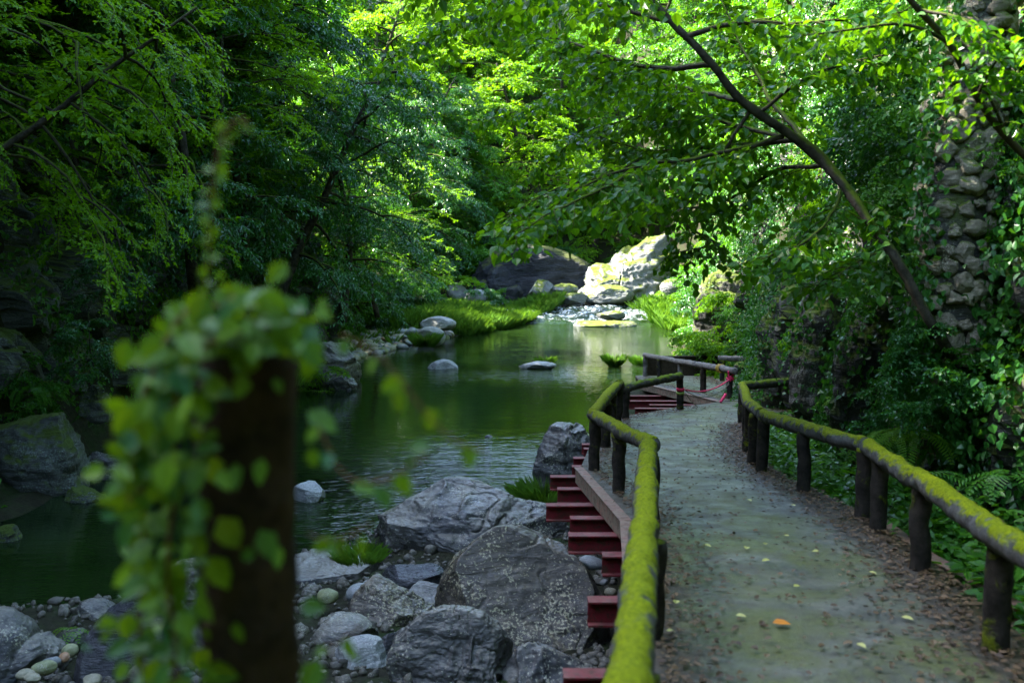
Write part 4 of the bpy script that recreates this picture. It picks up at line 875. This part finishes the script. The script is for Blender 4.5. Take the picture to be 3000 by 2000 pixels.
# grasses: reed bed, tufts in the water, bank grass
def blades(LV, c, n, h, spread, r, wd=.012):
    a = r.uniform(0, 6.28, n); rad = spread * np.sqrt(r.uniform(0, 1, n)); P = np.stack([c[0] + rad * np.cos(a), c[1] + rad * np.sin(a), np.full(n, c[2])], -1)
    T = np.stack([.45 * np.cos(a) * r.uniform(.3, 1.3, n), .45 * np.sin(a) * r.uniform(.3, 1.3, n), np.ones(n)], -1); N = unit(np.stack([-np.cos(a), -np.sin(a), np.full(n, .45)], -1) + .2 * r.normal(size=(n, 3)))
    LV.add(P, T, N, h * r.uniform(.6, 1.2, n), wd, np.clip(.5 + .25 * r.normal(size=n), 0, 1))
LV = Leaves(); r = np.random.RandomState(51)
for k in range(1500):
    Y = r.uniform(46.5, 59); X = float(xL(Y)) + .25 - abs(r.normal(0, 2.2))
    if X < -7: continue
    blades(LV, (X, Y, max(0, gz(X, Y)) - .05), 36, r.uniform(.45, .8) * (1 + .5 * float(vnoise(np.array([[X * .8, Y * .8, 0]]), 4)[0])), .28, r, .014)
stuff('reeds', LV.mesh('reeds', M_REED, w1=.9, w2=.6, bend=.3), 'bed of tall green reeds along the far bank', 'reeds')
LV = Leaves()
for k in range(420):
    Y = r.uniform(49, 62); X = float(xR(Y)) + r.uniform(-.6, 3)
    blades(LV, (X, Y, max(.02, gz(X, Y)) - .02), 18, r.uniform(.25, .7), .25, r, .018)
for k in range(60):
    Y = r.uniform(37, 46); X = float(xL(Y)) - r.uniform(.4, 5)
    blades(LV, (X, Y, gz(X, Y) - .02), 18, r.uniform(.25, .6), .2, r, .015)
for k in range(60):
    Y = r.uniform(28, 34); X = float(xL(Y)) - r.uniform(-.2, 1.0)
    blades(LV, (X, Y, max(0, gz(X, Y)) + .2), 18, r.uniform(.25, .5), .2, r, .012)
stuff('bank_grass', LV.mesh('bank_grass', M_REED, w1=.9, w2=.6, bend=.3), 'patches of grass on the river banks', 'grass')
def tuft(px, py, z, label, n=90, h=.4, sp=.16, wd=.010):
    c = atz(px, py, z); LV = Leaves(); blades(LV, (0, 0, -.05), n, h, sp, np.random.RandomState(int(px)), wd); o = obj('grass_tuft', LV.mesh('grass_tuft', M_REED, w1=.9, w2=.6, bend=.35)); o.location = c; tag(o, label, 'grass tuft')
tuft(1800, 1072, 0, 'round grass tuft growing out of the calm pool', 500, .5, .17, .005)
tuft(1598, 1066, .05, 'small grass tuft on the long flat rock in the pool', 260, .34, .25, .007)
tuft(1600, 1475, .25, 'soft grass tuft at the foot of the wet rock by the walkway', 620, .42, .4, .006)
tuft(1245, 1012, .15, 'grass tuft at the edge of the gravel bank', 400, .6, .4, .008)
tuft(1055, 1628, .5, 'mossy green tuft at the pool edge beside the broad boulder', 700, .16, .3, .004)
tuft(1895, 1065, .05, 'grass tuft on a rock behind the weathered railing', 500, .35, .5, .005)
for k, (px, py, lb) in enumerate([(2030, 1010, 'light green leafy bush over the water beyond the weathered railing'), (2100, 960, 'bushy sapling on the right bank above the water'), (2180, 1000, 'small bush between the crag and the far railing')]):
    p = at(px, py, 33 + k); plant_tree(SHRUB[2 if k < 2 else 0], p[0], p[1], p[2] - .9, .85, lb, 'bush', 'bush')
for k, (px, py, Y, lb) in enumerate([(60, 1090, 18.5, 'dark leafy plant on the left cliff ledge'), (270, 960, 19, 'leafy sprig on the bare left cliff'), (950, 1090, 29.5, 'yellowish plant at the shore right of the dark post'), (2300, 1080, 20, 'broad-leaved plant at the walkway bend'), (330, 760, 20, 'dark plant under the left cliff overhang')]):
    p = at(px, py, Y); plant_tree(SHRUB[k % 3], p[0], p[1], p[2] - .5, .5, lb, 'plant', 'bush')

# litter on the path
def inpath(r):
    Y = r.uniform(2.2, 20) if r.rand() < .8 else r.uniform(21.5, 30)
    if Y < 21: a = np.interp(Y, [p[1] for p in LEDGE], [p[0] for p in LEDGE]); c = np.interp(Y, [p[1] for p in REDGE], [p[0] for p in REDGE])
    else: a = np.interp(Y, [21.4, 27.6, 31], [4.6, 3.7, 3.9]); c = a + 2.2
    return Y, a, c
LV = Leaves(); r = np.random.RandomState(61)
for k in range(14000):
    Y, a, c = inpath(r); q = r.rand()
    X = c - abs(r.normal(0, .28 + .3 * max(0, 8 - Y) / 6)) if q < .6 else (a + .1 + abs(r.normal(0, .26)) if q < .88 else r.uniform(a, c))
    s = r.uniform(.018, .055); P = np.array([[X, Y, pathz(Y) + .012 + r.uniform(.002, .02)]]); t_ = r.uniform(0, 6.28)
    LV.add(P, np.array([[math.cos(t_), math.sin(t_), r.normal() * .12]]), unit(np.array([[r.normal() * .2, r.normal() * .2, 1.0]])), s, s * .38, r.rand())
stuff('leaf_litter', LV.mesh('leaf_litter', M_LITTER, bend=.1), 'brown leaf litter scattered along the path edges', 'leaf litter')
def fallen(px, py, s, m, label, group=None):
    d = ray(px, py); tt = (CAM[2] - 2.7) / (-d[2] - .08 * d[1]); p = CAM + d * tt; LV = Leaves(); a = rs.uniform(0, 6.28)
    LV.add(np.zeros((1, 3)), np.array([[math.cos(a), math.sin(a), .05]]), np.array([[.05, -.1, 1.0]]), s, s * .36, .5)
    o = obj('fallen_leaf', LV.mesh('fallen_leaf', m, bend=.12, fold=.2)); o.location = p + np.array([0, 0, .03]); tag(o, label, 'leaf', group)
fallen(2262, 1838, .11, M_ORANGE, 'orange fallen leaf alone on the path')
for px, py in ((1980, 1780), (2325, 1730), (2545, 1685), (2155, 1815), (2510, 1898), (2240, 1605), (2310, 1580), (2185, 1618), (1950, 1860), (2640, 1820), (2060, 1605), (2400, 1625), (2330, 1490), (2010, 1545), (2255, 1650), (2190, 1470), (2000, 1270), (2080, 1150), (2050, 1250), (1650, 1960)):
    if px == 1650: continue
    fallen(px, py, rs.uniform(.05, .075), M_YELLOW, 'pale yellow fallen leaf on the path', 'yellow leaves on the path')
t_ = np.linspace(.4, 5.9, 16); c = at(1652, 1957, 9.05); V, F = tube(np.stack([.05 * np.cos(t_), .02 * np.sin(t_), .035 * np.sin(t_)], -1), .013, 8)
o = obj('scrap', mesh('scrap', V, F, M_WHITE_P, True)); o.location = c; tag(o, 'small white ring-shaped scrap on the speckled boulder', 'scrap')

# ------------------------------------------------------------------ near post with the creeping vine
pc = at(752, 1500, 1.62); top = at(752, 1010, 1.62)
o = obj('wooden_post', logmesh('wooden_post', np.array([(pc[0], pc[1], 2.3), (pc[0] - .012, pc[1], top[2])]), .078, M_OLD, 900, .005, 40, .02)); tag(o, 'thick dark wooden post overgrown with vine, closest to the viewer', 'post')
r = np.random.RandomState(91); LV = Leaves(); WB = MB()
vines = [[(800, 1000, 1.58), (640, 940, 1.52), (500, 960, 1.5), (420, 1120, 1.5), (400, 1350, 1.5), (430, 1600, 1.5), (400, 1850, 1.5), (440, 2080, 1.5)],
         [(700, 980, 1.52), (560, 1020, 1.48), (500, 1200, 1.46), (520, 1420, 1.46), (480, 1650, 1.47), (520, 1900, 1.47), (500, 2100, 1.47)],
         [(900, 990, 1.58), (720, 930, 1.5), (600, 880, 1.48), (520, 930, 1.46), (460, 1050, 1.44), (390, 1250, 1.44), (380, 1500, 1.45)],
         [(640, 1000, 1.56), (760, 950, 1.5), (880, 930, 1.5)], [(560, 950, 1.5), (640, 880, 1.55), (760, 850, 1.6), (840, 890, 1.6)]]
def vleaf(p, s, r):
    d = unit(np.array([r.normal() * .8, -.35 + .3 * r.normal(), -.8 + .5 * r.normal()])); nn = unit(np.array([r.normal() * .5, -.7, .55 + .3 * r.normal()]))
    LV.add(p[None], d[None], nn[None], s, s * .34, np.clip(.5 + .38 * r.normal(), 0, .99 if r.rand() < .97 else 1))
for v in vines:
    p = smoothpath(P_(*v), .02); WB.add(*tube(p, .0032, 5, False))
    for q in p[::1]:
        for _ in range(3 if r.rand() < .5 else 4): vleaf(q + r.normal(size=3) * np.array([.030, .022, .020]) + np.array([.015, 0, 0]), r.choice([.02, .028, .036, .044, .052]) * r.uniform(.85, 1.15), r)
for px, py, s in ((770, 1365, 60), (640, 1330, 70), (760, 1580, 75), (820, 1620, 50), (690, 1380, 60), (750, 1640, 45), (880, 1800, 60), (590, 1150, 80), (720, 1120, 60), (900, 1235, 80), (910, 1330, 45), (930, 1600, 60), (1010, 1895, 60), (930, 1960, 80), (640, 1550, 90), (690, 1840, 50)):
    vleaf(at(px, py - s * .4, 1.5), s / FPX * 1.5 * 1.4, r)
for v in ([(1000, 980, 1.45), (1120, 1040, 1.4), (1220, 1180, 1.36), (1330, 1300, 1.34), (1420, 1320, 1.33)], [(930, 1240, 1.45), (1000, 1400, 1.4), (1090, 1420, 1.38), (1170, 1390, 1.36), (1250, 1330, 1.35)], [(900, 1560, 1.45), (960, 1590, 1.42), (1040, 1560, 1.4), (1090, 1530, 1.4)], [(930, 1900, 1.42), (1000, 1880, 1.4), (1060, 1830, 1.4)]):
    p = smoothpath(P_(*v), .02); WB.add(*tube(p, .0014, 4, False))
    for q in p[1::2]: vleaf(q + r.normal(size=3) * .012, r.uniform(.022, .042), r)
p = smoothpath(P_((600, 880, 1.5), (615, 700, 1.5), (618, 560, 1.5), (640, 420, 1.5), (700, 330, 1.5), (725, 370, 1.5)), .008); WB.add(*tube(p, .003, 5, False))
for q in p:
    vleaf(q + r.normal(size=3) * .004, r.uniform(.012, .026), r)
t = empty('creeping_vine', tuple(pc)); tag(t, 'blurred green creeping vine with rounded leaves covering the dark post', 'vine')
o = obj('stems', WB.mesh('stems', M_TWIG, True), t); o.location = -pc
o = obj('leaves', LV.mesh('leaves', M_VINE, w1=1.05, w2=.8, fold=.12), t); o.location = -pc
